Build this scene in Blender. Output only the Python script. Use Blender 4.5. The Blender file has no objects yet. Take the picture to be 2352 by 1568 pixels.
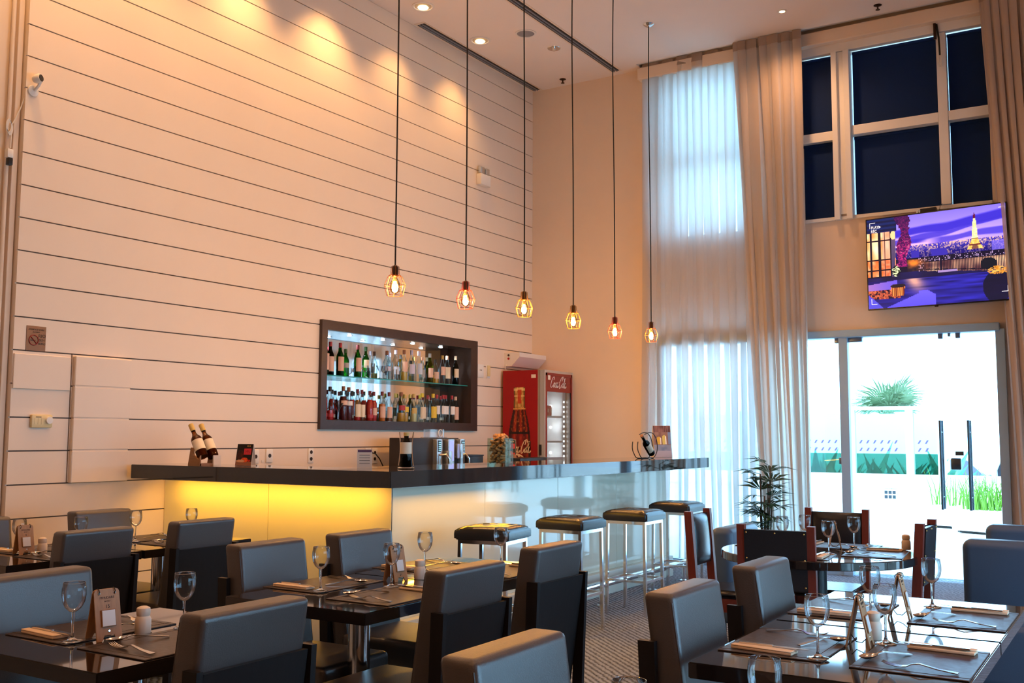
import bpy, bmesh, math, random
from mathutils import Vector, Matrix
S = bpy.context.scene
COL = S.collection
R = math.radians
random.seed(7)
# ------------------------------------------------------------------ camera
cd = bpy.data.cameras.new('camera')
cam = bpy.data.objects.new('camera', cd)
COL.objects.link(cam)
F_PX, YAW, PITCH, ROLL = 2333.8, R(31.97), R(5.289), R(0.23)
cd.sensor_width = 36.0
cd.lens = F_PX / 2352 * 36.0
cd.clip_start, cd.clip_end = 0.05, 300
fw = Vector((-math.sin(YAW) * math.cos(PITCH), math.cos(YAW) * math.cos(PITCH), math.sin(PITCH)))
rt = Vector((math.cos(YAW), math.sin(YAW), 0))
up = rt.cross(fw)
r2 = rt * math.cos(ROLL) + up * math.sin(ROLL)
u2 = -rt * math.sin(ROLL) + up * math.cos(ROLL)
M = Matrix((r2, u2, -fw)).transposed().to_4x4()
M.translation = Vector((6.403, 0, 1.4))
cam.matrix_world = M
S.camera = cam
# ------------------------------------------------------------------ view
S.view_settings.view_transform = 'Standard'
S.view_settings.look = 'None'
S.view_settings.gamma = 1
S.view_settings.use_curve_mapping = False
S.view_settings.exposure = 0.0
S.cycles.max_bounces = 8
S.cycles.diffuse_bounces = 4
S.cycles.glossy_bounces = 4
S.cycles.transmission_bounces = 8
S.cycles.transparent_max_bounces = 16
S.cycles.adaptive_threshold = 0.015
S.cycles.caustics_reflective = False
S.cycles.caustics_refractive = False
S.cycles.sample_clamp_indirect = 6
# ------------------------------------------------------------------ world
w = bpy.data.worlds.new('sky')
S.world = w
w.use_nodes = True
bg = w.node_tree.nodes['Background']
bg.inputs[0].default_value = (0.36, 0.68, 1.0, 1)
bg.inputs[1].default_value = 8.0

def lamp(name, kind, loc, energy, color, rot=(0, 0, 0), **kw):
    l = bpy.data.lights.new(name, kind)
    l.energy, l.color = energy, color
    for k, v in kw.items():
        setattr(l, k, v)
    o = bpy.data.objects.new(name, l)
    o.location, o.rotation_euler = loc, rot
    COL.objects.link(o)
    return o

WARM = (1.0, 0.60, 0.30)
sun = lamp('sun', 'SUN', (0, 0, 30), 3.5, (1, .96, .9), (R(38), 0, R(-20)), angle=R(2))
# daylight portals in the glazed openings
def portal(name, loc, rot, sx, sy):
    o = lamp(name, 'AREA', loc, 1, (1, 1, 1), rot, shape='RECTANGLE', size=sx, size_y=sy)
    o.data.cycles.is_portal = True
portal('portal_back', (3.45, 11.06, 1.25), (R(-90), 0, 0), 3.7, 2.5)
portal('portal_upper', (2.36, 11.06, 4.6), (R(-90), 0, 0), 1.3, 1.9)
portal('portal_right', (8.02, 6.05, 1.1), (0, R(90), 0), 2.1, 8.2)
# downlights washing the boarded wall (the two in view have housings below)
for yy in (3.7, 4.78, 5.84, 6.9, 7.94, 8.98):
    lamp('wall_washer', 'SPOT', (0.37, yy, 5.68), 155 if yy < 7.5 else 85, (1.0, 0.52, 0.18), (0, R(2), 0),
         spot_size=R(95), spot_blend=1.0, shadow_soft_size=0.05)
# unseen ceiling spots added for warm ambient fill; only the last is visible
for xx, yy in ((2.6, -2), (5.2, -2), (7.1, -2), (2.6, 1.5), (5.2, 1.5), (7.1, 1.5), (1.6, 4.2), (4.3, 4.6), (7.1, 5), (3.43, 7.4), (6.5, 8.2), (3.43, 9.94)):
    lamp('room_fill_spot', 'SPOT', (xx, yy, 5.66), 94, (1.0, 0.50, 0.23), (0, 0, 0), spot_size=R(150), spot_blend=1.0, shadow_soft_size=0.07)

# ------------------------------------------------------------------ materials
MATS = {}
def lin(c):
    return tuple((v / 12.92 if v <= .04045 else ((v + .055) / 1.055) ** 2.4) for v in c)
def srgb(r, g, b):
    return lin((r / 255, g / 255, b / 255))
def mat(name, color=(.8, .8, .8), rough=.5, metal=0, spec=.5, trans=0, ior=1.45, emit=None, estr=0, coat=0, alpha=1, sheen=0):
    m = bpy.data.materials.new(name)
    m.use_nodes = True
    b = m.node_tree.nodes['Principled BSDF']
    b.inputs['Base Color'].default_value = (*color, 1)
    b.inputs['Roughness'].default_value = rough
    b.inputs['Metallic'].default_value = metal
    b.inputs['Specular IOR Level'].default_value = spec
    b.inputs['Transmission Weight'].default_value = trans
    b.inputs['IOR'].default_value = ior
    b.inputs['Coat Weight'].default_value = coat
    b.inputs['Sheen Weight'].default_value = sheen
    b.inputs['Alpha'].default_value = alpha
    if emit:
        b.inputs['Emission Color'].default_value = (*emit, 1)
        b.inputs['Emission Strength'].default_value = estr
    MATS[name] = m
    return m
def nodes(m):
    return m.node_tree.nodes, m.node_tree.links, m.node_tree.nodes['Principled BSDF']
def noisy(m, scale=20, amount=.15, bump=0, detail=4, stretch=(1, 1, 1), rough_var=0):
    """mottle the colour a little and add a fine bump (object coordinates)"""
    n, l, b = nodes(m)
    tc = n.new('ShaderNodeTexCoord'); mp = n.new('ShaderNodeMapping'); mp.inputs['Scale'].default_value = stretch
    no = n.new('ShaderNodeTexNoise'); no.inputs['Scale'].default_value = scale; no.inputs['Detail'].default_value = detail
    l.new(tc.outputs['Object'], mp.inputs[0]); l.new(mp.outputs[0], no.inputs['Vector'])
    c = b.inputs['Base Color'].default_value[:3]
    mx = n.new('ShaderNodeMix'); mx.data_type = 'RGBA'
    mx.inputs[6].default_value = (*[v * (1 - amount) for v in c], 1)
    mx.inputs[7].default_value = (*[min(1, v * (1 + amount)) for v in c], 1)
    l.new(no.outputs['Fac'], mx.inputs[0]); l.new(mx.outputs[2], b.inputs['Base Color'])
    if rough_var:
        r0 = b.inputs['Roughness'].default_value
        mr = n.new('ShaderNodeMapRange'); mr.inputs[3].default_value = r0 - rough_var; mr.inputs[4].default_value = r0 + rough_var
        l.new(no.outputs['Fac'], mr.inputs[0]); l.new(mr.outputs[0], b.inputs['Roughness'])
    if bump:
        bp = n.new('ShaderNodeBump'); bp.inputs['Strength'].default_value = bump; bp.inputs['Distance'].default_value = .01
        l.new(no.outputs['Fac'], bp.inputs['Height']); l.new(bp.outputs[0], b.inputs['Normal'])
    return m
def thin_glass(name, tint=(.97, .98, .98), gloss=1.0, edge=(.75, .8, .8)):
    """thin clear sheet or wall: see-through, mirror-like at grazing angles"""
    m = bpy.data.materials.new(name); m.use_nodes = True
    n, l = m.node_tree.nodes, m.node_tree.links
    n.remove(n['Principled BSDF'])
    out = n['Material Output']
    tr = n.new('ShaderNodeBsdfTransparent'); gl = n.new('ShaderNodeBsdfGlossy'); gl.inputs['Roughness'].default_value = .02
    lw = n.new('ShaderNodeLayerWeight'); lw.inputs['Blend'].default_value = .35
    cm = n.new('ShaderNodeMix'); cm.data_type = 'RGBA'
    cm.inputs[6].default_value = (*tint, 1); cm.inputs[7].default_value = (*edge, 1)
    l.new(lw.outputs['Facing'], cm.inputs[0]); l.new(cm.outputs[2], tr.inputs[0])
    fr = n.new('ShaderNodeFresnel'); fr.inputs['IOR'].default_value = 1.5
    mu = n.new('ShaderNodeMath'); mu.operation = 'MULTIPLY'; mu.inputs[1].default_value = gloss; mu.use_clamp = True
    l.new(fr.outputs[0], mu.inputs[0])
    mx = n.new('ShaderNodeMixShader')
    l.new(mu.outputs[0], mx.inputs[0]); l.new(tr.outputs[0], mx.inputs[1]); l.new(gl.outputs[0], mx.inputs[2])
    l.new(mx.outputs[0], out.inputs['Surface'])
    MATS[name] = m
    return m
def printed(name, emission=0, rough=.4):
    m = mat(name, rough=rough)
    n, l, b = nodes(m)
    a = n.new('ShaderNodeAttribute'); a.attribute_name = 'Col'
    if emission:
        b.inputs['Base Color'].default_value = (0, 0, 0, 1)
        l.new(a.outputs['Color'], b.inputs['Emission Color']); b.inputs['Emission Strength'].default_value = emission
    else:
        l.new(a.outputs['Color'], b.inputs['Base Color'])
    return m
def cloth(name, color, transp=.2, transl=.45):
    m = bpy.data.materials.new(name); m.use_nodes = True
    n, l = m.node_tree.nodes, m.node_tree.links
    n.remove(n['Principled BSDF'])
    out = n['Material Output']
    tc = n.new('ShaderNodeTexCoord'); mp = n.new('ShaderNodeMapping'); mp.inputs['Scale'].default_value = (60, 60, 3)
    no = n.new('ShaderNodeTexNoise'); no.inputs['Scale'].default_value = 5
    l.new(tc.outputs['Object'], mp.inputs[0]); l.new(mp.outputs[0], no.inputs['Vector'])
    cm = n.new('ShaderNodeMix'); cm.data_type = 'RGBA'
    cm.inputs[6].default_value = (*[c * .93 for c in color], 1); cm.inputs[7].default_value = (*color, 1)
    l.new(no.outputs['Fac'], cm.inputs[0])
    df = n.new('ShaderNodeBsdfDiffuse'); tl = n.new('ShaderNodeBsdfTranslucent'); tr = n.new('ShaderNodeBsdfTransparent')
    l.new(cm.outputs[2], df.inputs[0]); l.new(cm.outputs[2], tl.inputs[0])
    m1 = n.new('ShaderNodeMixShader'); m1.inputs[0].default_value = transl
    l.new(df.outputs[0], m1.inputs[1]); l.new(tl.outputs[0], m1.inputs[2])
    m2 = n.new('ShaderNodeMixShader'); m2.inputs[0].default_value = transp
    l.new(m1.outputs[0], m2.inputs[1]); l.new(tr.outputs[0], m2.inputs[2])
    l.new(m2.outputs[0], out.inputs['Surface'])
    MATS[name] = m
    return m
def tiled(m, sx, sy, mortar, size=.02, axes='xy'):
    n, l, b = nodes(m)
    tc = n.new('ShaderNodeTexCoord'); br = n.new('ShaderNodeTexBrick')
    br.offset = 0; br.inputs['Scale'].default_value = 1; br.inputs['Brick Width'].default_value = sx; br.inputs['Row Height'].default_value = sy
    br.inputs['Mortar Size'].default_value = size
    c = b.inputs['Base Color'].default_value[:3]
    br.inputs['Color1'].default_value = (*c, 1); br.inputs['Color2'].default_value = (*[v * .97 for v in c], 1); br.inputs['Mortar'].default_value = (*mortar, 1)
    if axes == 'xz':
        mp = n.new('ShaderNodeMapping'); mp.inputs['Rotation'].default_value = (R(90), 0, 0)
        l.new(tc.outputs['Object'], mp.inputs[0]); l.new(mp.outputs[0], br.inputs['Vector'])
    else:
        l.new(tc.outputs['Object'], br.inputs['Vector'])
    l.new(br.outputs['Color'], b.inputs['Base Color'])
    return m

noisy(mat('white_boards', (.80, .67, .545), .55), 3, .03, .03)
noisy(mat('door_frame_bluelit', (.34, .51, .68), .35, .1), 5, .02)  # blue of backlight and flare is put into the frame colour
mat('groove', (.10, .08, .07), .9)
noisy(mat('plaster', (.80, .66, .53), .8), 4, .03, .04)
noisy(mat('ceiling_paint', (.84, .75, .68), .85), 3, .02)
noisy(mat('frame_white', (.80, .80, .79), .4), 5, .02)
noisy(mat('leather', (.056, .047, .044), .34, spec=1.0), 260, .10, .10, 3, rough_var=.05)
noisy(mat('leather_edge', (.060, .052, .052), .45), 260, .1, .05)
noisy(mat('leather_black', (.016, .017, .02), .24), 120, .15, .06, rough_var=.06)
noisy(mat('lounge_leather_bluelit', (.055, .105, .18), .38), 200, .1, .06)  # grey leather with the blue of flare and daylight mixed into its colour
noisy(mat('black_wood', (.011, .009, .009), .45, spec=.25), 60, .3, .02, 3, (1, 1, .1))
noisy(mat('red_wood', (.17, .032, .020), .35), 30, .3, .03, 4, (8, 8, .6))
noisy(mat('table_gloss', (.012, .009, .009), .05, coat=.6), 8, .2)
noisy(mat('table_edge', (.010, .008, .008), .35), 20, .2)
noisy(mat('mat_leather', (.045, .032, .029), .34), 70, .18, .05, rough_var=.07)
noisy(mat('stone_black', (.016, .016, .018), .045, coat=.4), 90, .5)
noisy(mat('bar_glass', (.72, .70, .56), .06, coat=.5), 2, .02)
noisy(mat('plinth_paint', (.66, .64, .55), .35), 4, .03)
noisy(mat('niche_wood', (.040, .022, .019), .35), 25, .3, .02, 4, (6, 1, 1))
mat('mirror', (.90, .92, .92), .02, 1)
mat('chrome', (.78, .78, .78), .10, 1)
noisy(mat('steel', (.62, .60, .58), .22, 1), 50, .1)
noisy(mat('cutlery_steel', (.70, .67, .63), .16, 1), 40, .06)
mat('brass', (.75, .48, .16), .25, 1)
noisy(mat('napkin', (.78, .60, .42), .8), 90, .06, .05)
noisy(mat('ceramic', (.74, .62, .50), .35), 10, .03)
noisy(mat('wood_board', (.42, .225, .105), .5), 22, .25, .04, 5, (6, 6, .8))
noisy(mat('wood_rack', (.30, .14, .05), .45), 22, .25, .04, 5, (1, 6, 6))
mat('plaque_white', (.75, .74, .73), .4)
mat('ink', (.03, .02, .018), .7)
mat('white_plastic', (.78, .74, .69), .4)
mat('cream_plastic', (.72, .58, .30), .4)
mat('dark_plastic', (.012, .012, .014), .35)
mat('grey_plastic', (.25, .25, .27), .4)
noisy(mat('machine_black', (.020, .014, .012), .4), 10, .1)
mat('machine_silver', (.62, .66, .68), .22, .85)
mat('display_blue', (.02, .02, .05), .3, emit=(.45, .5, .95), estr=1.0)
mat('display_dark', (.01, .01, .015), .2)
mat('button_glow', (.1, .2, .3), .3, emit=(.35, .7, .8), estr=1.2)
mat('cord_black', (.01, .01, .01), .6)
mat('socket_bronze', (.045, .022, .012), .35, .6)
mat('cage_copper', (.24, .07, .012), .3, .7)
mat('cage_yellow', (.30, .14, .006), .35, .5)
mat('cage_red', (.28, .015, .008), .35, .3)
mat('filament', (1, .6, .2), .5, emit=(1, .50, .10), estr=55)
mat('lamp_glow', (1, .9, .8), .5, emit=(1, .70, .36), estr=9)
mat('led_white', (1, 1, 1), .5, emit=(.92, .97, 1), estr=22)
mat('led_fridge', (1, 1, 1), .5, emit=(.95, .97, 1), estr=9)
mat('reflector', (.9, .75, .5), .25, .6)
mat('fridge_red', (.36, .003, .004), .4)
mat('fridge_door_red', (.25, .03, .025), .35)
mat('fridge_grey', (.33, .27, .21), .45)
mat('fridge_alu', (.55, .53, .52), .35, .5)
mat('fridge_inside', (.72, .73, .74), .5)
mat('logo_cream', (.86, .62, .40), .5)
mat('logo_white', (.82, .72, .68), .5)
mat('can_red', (.55, .03, .04), .3)
mat('blind_navy', (.006, .024, .10), .6, spec=.12)
thin_glass('wine_glass', (.96, .97, .97), .8, (.50, .50, .53))
thin_glass('pane', (.96, .99, 1.0), .7, (.85, .95, .97))
thin_glass('cooler_glass', (.93, .95, .95), .6)
thin_glass('acrylic', (.92, .86, .83), .5, (.8, .7, .65))
thin_glass('vase_glass', (.96, .99, .985), .35, (.6, .88, .83))
thin_glass('bulb_glass', (1.0, .90, .62), .8, (1.0, .68, .25))
mat('stem_glass', (.95, .96, .97), .0, trans=1, ior=1.48)
thin_glass('shelf_glass', (.80, .95, .92), .6, (.45, .8, .75))
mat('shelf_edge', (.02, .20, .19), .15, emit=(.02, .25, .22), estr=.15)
thin_glass('fence_glass', (.78, .98, .94), .5, (.6, .92, .86))
thin_glass('fence_tint', (.20, .46, .40), .3, (.2, .45, .4))
mat('decal_purple', (.085, .045, .30), .5)
cloth('sheer_cloth', (.90, .88, .86), .22, .84)
cloth('gather_cloth', (.80, .72, .65), .06, .60)
cloth('drape_cloth', (.66, .54, .45), .0, .30)
cloth('heading_cloth', (.50, .40, .33), .0, .30)
noisy(mat('terrace_wall', (.80, .82, .80), .6), 3, .02)
tiled(mat('terrace_tile', (.80, .82, .80), .35), .32, .32, (.55, .58, .55), .012)
tiled(mat('wall_tile', (.82, .83, .82), .4), .15, .15, (.62, .64, .60), .010, 'xz')
mat('street', (.6, .6, .6), .8)
noisy(mat('leaf_dark', (.018, .060, .028), .45), 20, .3)
noisy(mat('leaf_palm', (.20, .30, .16), .5), 6, .35)
noisy(mat('leaf_lime', (.11, .28, .02), .5), 8, .4)
noisy(mat('leaf_teal', (.10, .36, .26), .5), 8, .4)
mat('stem_brown', (.08, .05, .03), .8)
mat('trunk', (.25, .18, .12), .9)
noisy(mat('planter_white', (.78, .78, .74), .7), 6, .06)
mat('car_silver', (.10, .115, .16), .3, coat=.3)
mat('car_dark', (.012, .016, .024), .3)
mat('car_blue', (.012, .02, .12), .3)
mat('car_glass', (.03, .045, .06), .12)
mat('tyre', (.02, .02, .02), .8)
mat('tail_light', (.30, .006, .012), .3)
mat('handle_steel', (.10, .14, .17), .25, .8)
mat('patch_fitting', (.16, .22, .30), .3, .6)
mat('paper', (.78, .70, .62), .7)
mat('print_purple', (.10, .05, .13), .6)
mat('sign_metal', (.16, .085, .05), .35, .3)
mat('sign_red', (.22, .012, .006), .5)
noisy(mat('cork', (.42, .23, .10), .85), 60, .3, .1)
mat('cork_end', (.55, .32, .15), .9)
mat('pot_brown', (.12, .07, .05), .6)
mat('tv_black', (.008, .008, .01), .25)
printed('print_ink')
printed('screen_picture', 1.5)
# carpet: ribbed loop pile in grey and brown
c = mat('carpet', (.15, .115, .095), .95, spec=.1)
n, l, b = nodes(c)
tc = n.new('ShaderNodeTexCoord'); mp = n.new('ShaderNodeMapping'); mp.inputs['Rotation'].default_value = (0, 0, R(-47))
wv = n.new('ShaderNodeTexWave'); wv.inputs['Scale'].default_value = 8; wv.inputs['Distortion'].default_value = 2.2; wv.inputs['Detail'].default_value = 2; wv.inputs['Detail Scale'].default_value = 3
no = n.new('ShaderNodeTexNoise'); no.inputs['Scale'].default_value = 90
l.new(tc.outputs['Object'], mp.inputs[0]); l.new(mp.outputs[0], wv.inputs['Vector']); l.new(mp.outputs[0], no.inputs['Vector'])
ml = n.new('ShaderNodeMath'); ml.operation = 'MULTIPLY_ADD'; ml.inputs[1].default_value = .55
l.new(wv.outputs['Fac'], ml.inputs[0]); l.new(no.outputs['Fac'], ml.inputs[2])
cr = n.new('ShaderNodeValToRGB'); cr.color_ramp.elements[0].position = .35; cr.color_ramp.elements[1].position = .95
cr.color_ramp.elements[0].color = (.035, .038, .046, 1); cr.color_ramp.elements[1].color = (.30, .345, .42, 1)
l.new(ml.outputs[0], cr.inputs[0]); l.new(cr.outputs[0], b.inputs['Base Color'])
bp = n.new('ShaderNodeBump'); bp.inputs['Strength'].default_value = .6; bp.inputs['Distance'].default_value = .01
l.new(ml.outputs[0], bp.inputs['Height']); l.new(bp.outputs[0], b.inputs['Normal'])

# ------------------------------------------------------------------ mesh builder
class MB:
    def __init__(s):
        s.bm = bmesh.new()
    def box(s, x0, x1, y0, y1, z0, z1, bevel=0, seg=2, mtx=None):
        bm = bmesh.new()
        bmesh.ops.create_cube(bm, size=1)
        for v in bm.verts:
            v.co = Vector((x0 + (v.co.x + .5) * (x1 - x0), y0 + (v.co.y + .5) * (y1 - y0), z0 + (v.co.z + .5) * (z1 - z0)))
        if bevel:
            bmesh.ops.bevel(bm, geom=bm.edges[:], offset=bevel, segments=seg, profile=.6, affect='EDGES')
        return s.add(bm, mtx)
    def add(s, bm, mtx=None):
        if mtx is not None:
            bmesh.ops.transform(bm, matrix=mtx, verts=bm.verts)
        vs = [s.bm.verts.new(v.co) for v in bm.verts]
        bm.verts.index_update()
        for f in bm.faces:
            try:
                s.bm.faces.new([vs[v.index] for v in f.verts])
            except ValueError:
                pass
        bm.free()
        return s
    def hexa(s, p):
        """8 corner points: bottom ring 0-3, top ring 4-7"""
        v = [s.bm.verts.new(q) for q in p]
        for f in ((3, 2, 1, 0), (4, 5, 6, 7), (0, 1, 5, 4), (1, 2, 6, 5), (2, 3, 7, 6), (3, 0, 4, 7)):
            s.bm.faces.new([v[i] for i in f])
        return s
    def tube(s, pts, r, seg=8, cap=True, closed=False):
        pts = [Vector(p) for p in pts]
        n = len(pts)
        rr = r if isinstance(r, (list, tuple)) else [r] * n
        rings = []
        prev = None
        for i, p in enumerate(pts):
            if closed:
                t = pts[(i + 1) % n] - pts[i - 1]
            else:
                t = pts[min(i + 1, n - 1)] - pts[max(i - 1, 0)]
            t.normalize()
            if prev is None:
                a = Vector((0, 0, 1)) if abs(t.z) < .9 else Vector((1, 0, 0))
                u = t.cross(a).normalized()
            else:
                u = (prev - t * prev.dot(t)).normalized()
            prev = u
            v = t.cross(u)
            rings.append([s.bm.verts.new(p + (u * math.cos(2 * math.pi * k / seg) + v * math.sin(2 * math.pi * k / seg)) * rr[i]) for k in range(seg)])
        m = n if closed else n - 1
        for i in range(m):
            a, b = rings[i], rings[(i + 1) % n]
            for k in range(seg):
                s.bm.faces.new((a[k], a[(k + 1) % seg], b[(k + 1) % seg], b[k]))
        if cap and not closed:
            s.bm.faces.new(rings[0][::-1]); s.bm.faces.new(rings[-1])
        return s
    def lathe(s, prof, seg=20, at=(0, 0, 0), mtx=None):
        ox, oy, oz = at
        T = mtx or Matrix.Identity(4)
        rings = []
        for r, z in prof:
            if r < 1e-6:
                rings.append([s.bm.verts.new(T @ Vector((ox, oy, oz + z)))])
            else:
                rings.append([s.bm.verts.new(T @ Vector((ox + r * math.cos(2 * math.pi * k / seg), oy + r * math.sin(2 * math.pi * k / seg), oz + z))) for k in range(seg)])
        for a, b in zip(rings, rings[1:]):
            for k in range(seg):
                k2 = (k + 1) % seg
                if len(a) == 1 and len(b) == 1:
                    continue
                if len(a) == 1:
                    s.bm.faces.new((a[0], b[k2], b[k]))
                elif len(b) == 1:
                    s.bm.faces.new((a[k], a[k2], b[0]))
                else:
                    s.bm.faces.new((a[k], a[k2], b[k2], b[k]))
        return s
    def prism(s, pts, t, mtx=None):
        """outline pts in XY extruded 0..t in Z"""
        T = mtx or Matrix.Identity(4)
        a = [s.bm.verts.new(T @ Vector((x, y, 0))) for x, y in pts]
        b = [s.bm.verts.new(T @ Vector((x, y, t))) for x, y in pts]
        s.bm.faces.new(a[::-1]); s.bm.faces.new(b)
        for i in range(len(pts)):
            j = (i + 1) % len(pts)
            s.bm.faces.new((a[i], a[j], b[j], b[i]))
        return s
    def quad(s, *p):
        s.bm.faces.new([s.bm.verts.new(q) for q in p])
        return s
    def grid(s, fn, nu, nv):
        g = [[s.bm.verts.new(fn(i / nu, j / nv)) for j in range(nv + 1)] for i in range(nu + 1)]
        for i in range(nu):
            for j in range(nv):
                s.bm.faces.new((g[i][j], g[i + 1][j], g[i + 1][j + 1], g[i][j + 1]))
        return s
    def build(s, name, m, parent=None, smooth=38, loc=None, fixnormals=True):
        if fixnormals:
            bmesh.ops.recalc_face_normals(s.bm, faces=s.bm.faces[:])
        me = bpy.data.meshes.new(name)
        s.bm.to_mesh(me); s.bm.free()
        me.materials.append(MATS[m])
        if smooth:
            me.polygons.foreach_set('use_smooth', [True] * len(me.polygons))
            me.set_sharp_from_angle(angle=R(smooth))
        o = bpy.data.objects.new(name, me)
        COL.objects.link(o)
        if parent:
            o.parent = parent
        if loc:
            o.location = loc
        return o
def B(*a, **k):
    return MB().box(*a, **k)
def tag(o, label, cat, group=None, kind=None):
    o['label'] = label; o['category'] = cat
    if group: o['group'] = group
    if kind: o['kind'] = kind
    return o
def thing(name, label, cat, loc=(0, 0, 0), rz=0, group=None):
    o = bpy.data.objects.new(name, None)
    COL.objects.link(o)
    o.location = loc; o.rotation_euler = (0, 0, rz); o.empty_display_size = .1
    return tag(o, label, cat, group)
def dup(root, loc, rz, label, group=None):
    r = root.copy(); COL.objects.link(r); r.location = loc; r.rotation_euler = (0, 0, rz)
    r['label'] = label
    if group: r['group'] = group
    for ch in list(root.children):
        cc = ch.copy(); COL.objects.link(cc); cc.parent = r
        for g in list(ch.children):
            d = g.copy(); COL.objects.link(d); d.parent = cc
    return r
class Proto:
    """first call places the prototype itself, later calls copy it"""
    def __init__(s, root):
        s.root, s.used = root, False
    def put(s, loc, rz, label, group=None):
        if not s.used:
            s.used = True
            r = s.root; r.location = loc; r.rotation_euler = (0, 0, rz); r['label'] = label
            if group: r['group'] = group
            return r
        return dup(s.root, loc, rz, label, group)
def struct(o, label=None, cat=None):
    o['kind'] = 'structure'
    if label: o['label'] = label
    if cat: o['category'] = cat
    return o
def sect_rect_holes(mb, axis, const0, const1, a0, a1, z0, z1, holes):
    """slab with rectangular holes (a0,a1,z0,z1), cut into boxes along the a axis"""
    cuts = sorted({a0, a1, *[h[0] for h in holes], *[h[1] for h in holes]})
    cuts = [q for q in cuts if a0 <= q <= a1]
    for p, q in zip(cuts, cuts[1:]):
        mid = (p + q) / 2
        spans = sorted((h[2], h[3]) for h in holes if h[0] <= mid <= h[1])
        z = z0
        for lo, hi in spans + [(z1, z1)]:
            if lo > z + 1e-4:
                if axis == 'y': mb.box(p, q, const0, const1, z, lo)
                else: mb.box(const0, const1, p, q, z, lo)
            z = max(z, hi)
    return mb
def text(body, size, m, parent, mtx, extrude=.0006, align='CENTER', name='lettering', sx=1):
    cu = bpy.data.curves.new('t', 'FONT')
    cu.body = body; cu.size = size; cu.extrude = extrude; cu.align_x = align; cu.align_y = 'CENTER'; cu.resolution_u = 3
    o = bpy.data.objects.new('t', cu)
    COL.objects.link(o)
    dg = bpy.context.evaluated_depsgraph_get()
    me = bpy.data.meshes.new_from_object(o.evaluated_get(dg))
    bpy.data.objects.remove(o)
    bpy.data.curves.remove(cu)
    me.materials.clear(); me.materials.append(MATS[m])
    me.transform(mtx @ Matrix.Diagonal((sx, 1, 1, 1)))
    ob = bpy.data.objects.new(name, me)
    COL.objects.link(ob)
    if parent: ob.parent = parent
    return ob
def frame(origin, ux, uy):
    """4x4 whose local X runs along ux and local Y along uy"""
    ux = Vector(ux).normalized(); uy = Vector(uy).normalized(); uz = ux.cross(uy)
    m = Matrix((ux, uy, uz)).transposed().to_4x4(); m.translation = Vector(origin)
    return m
def painting(name, fn, nu, nv, p00, pu, pv, m, parent):
    """flat picture: cells coloured by fn(u, v) in sRGB 0-1, v measured downward"""
    p00, pu, pv = Vector(p00), Vector(pu), Vector(pv)
    vs, fs, cols = [], [], []
    for j in range(nv + 1):
        for i in range(nu + 1):
            vs.append(p00 + pu * (i / nu) + pv * (j / nv))
    for j in range(nv):
        for i in range(nu):
            a = j * (nu + 1) + i
            fs.append((a, a + 1, a + nu + 2, a + nu + 1))
            col = (*lin([max(0, min(1, q)) for q in fn((i + .5) / nu, (j + .5) / nv)]), 1)
            for _ in range(4): cols.extend(col)
    me = bpy.data.meshes.new(name)
    me.from_pydata([tuple(v) for v in vs], [], fs)
    at = me.color_attributes.new('Col', 'FLOAT_COLOR', 'CORNER')
    at.data.foreach_set('color', cols)
    me.materials.append(MATS[m])
    o = bpy.data.objects.new(name, me)
    COL.objects.link(o); o.parent = parent
    return o
def hash2(i, j, k=0):
    x = math.sin(i * 127.1 + j * 311.7 + k * 74.7) * 43758.5453
    return x - math.floor(x)
def vnoise(x, y, k=0):
    xi, yi = math.floor(x), math.floor(y); xf, yf = x - xi, y - yi
    xf = xf * xf * (3 - 2 * xf); yf = yf * yf * (3 - 2 * yf)
    a = hash2(xi, yi, k) * (1 - xf) + hash2(xi + 1, yi, k) * xf
    b = hash2(xi, yi + 1, k) * (1 - xf) + hash2(xi + 1, yi + 1, k) * xf
    return a * (1 - yf) + b * yf
def mixc(a, b, t):
    t = max(0, min(1, t))
    return tuple(p * (1 - t) + q * t for p, q in zip(a, b))

# ================================================================== SETTING
DB, ZC = 10.73, 5.72
struct(B(-.3, 8.1, -4.7, 11.03, -.12, 0).build('floor', 'carpet', smooth=0), 'ribbed grey brown carpet floor', 'floor')
mb = MB().box(-.3, 1.52, -4.7, 10.9, ZC, ZC + .15).box(1.52, 8.1, -4.7, 10.53, ZC, ZC + .15).box(1.5, 8.1, 10.53, 10.9, ZC + .13, ZC + .2)
struct(mb.build('ceiling', 'ceiling_paint', smooth=0), 'high white plastered ceiling', 'ceiling')
# --- boarded wall at x = 0 with its niche
NY0, NY1, NZ0, NZ1 = 7.0, 9.345, 1.535, 2.365
PZ, P0 = .2248, 4.6565
mb = MB()
edges = sorted([P0 - k * PZ for k in range(-4, 21)])
zs = [0.0] + [e for e in edges if .1 < e < ZC - .03] + [ZC]
g = .0045
for lo, hi in zip(zs, zs[1:]):
    spans = [(3.97, DB)]
    if hi > NZ0 and lo < NZ1:
        spans = [(3.97, NY0 - .02), (NY1 + .02, DB)]
    if 1.0 < (lo + hi) / 2 < 1.95:
        spans = [(3.97, 4.405), (4.415, spans[0][1])] + spans[1:]
    for a, q in spans:
        for (zz0, zz1) in ((lo + g, hi - g),):
            mb.box(-.02, 0, a, q, zz0, zz1)
wl = struct(mb.build('wall_left', 'white_boards', smooth=0), 'tall left wall of white horizontal boards', 'wall')
mb = MB()
sect_rect_holes(mb, 'x', -.3, -.012, 3.985, 10.9, 0, ZC, [(NY0 - .02, NY1 + .02, NZ0 - .02, NZ1 + .02)])
mb.build('board_backing', 'groove', wl, smooth=0)
B(-.088, -.021, 3.972, 3.9845, 0, ZC).build('board_edge', 'white_boards', wl, smooth=0)
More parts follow.
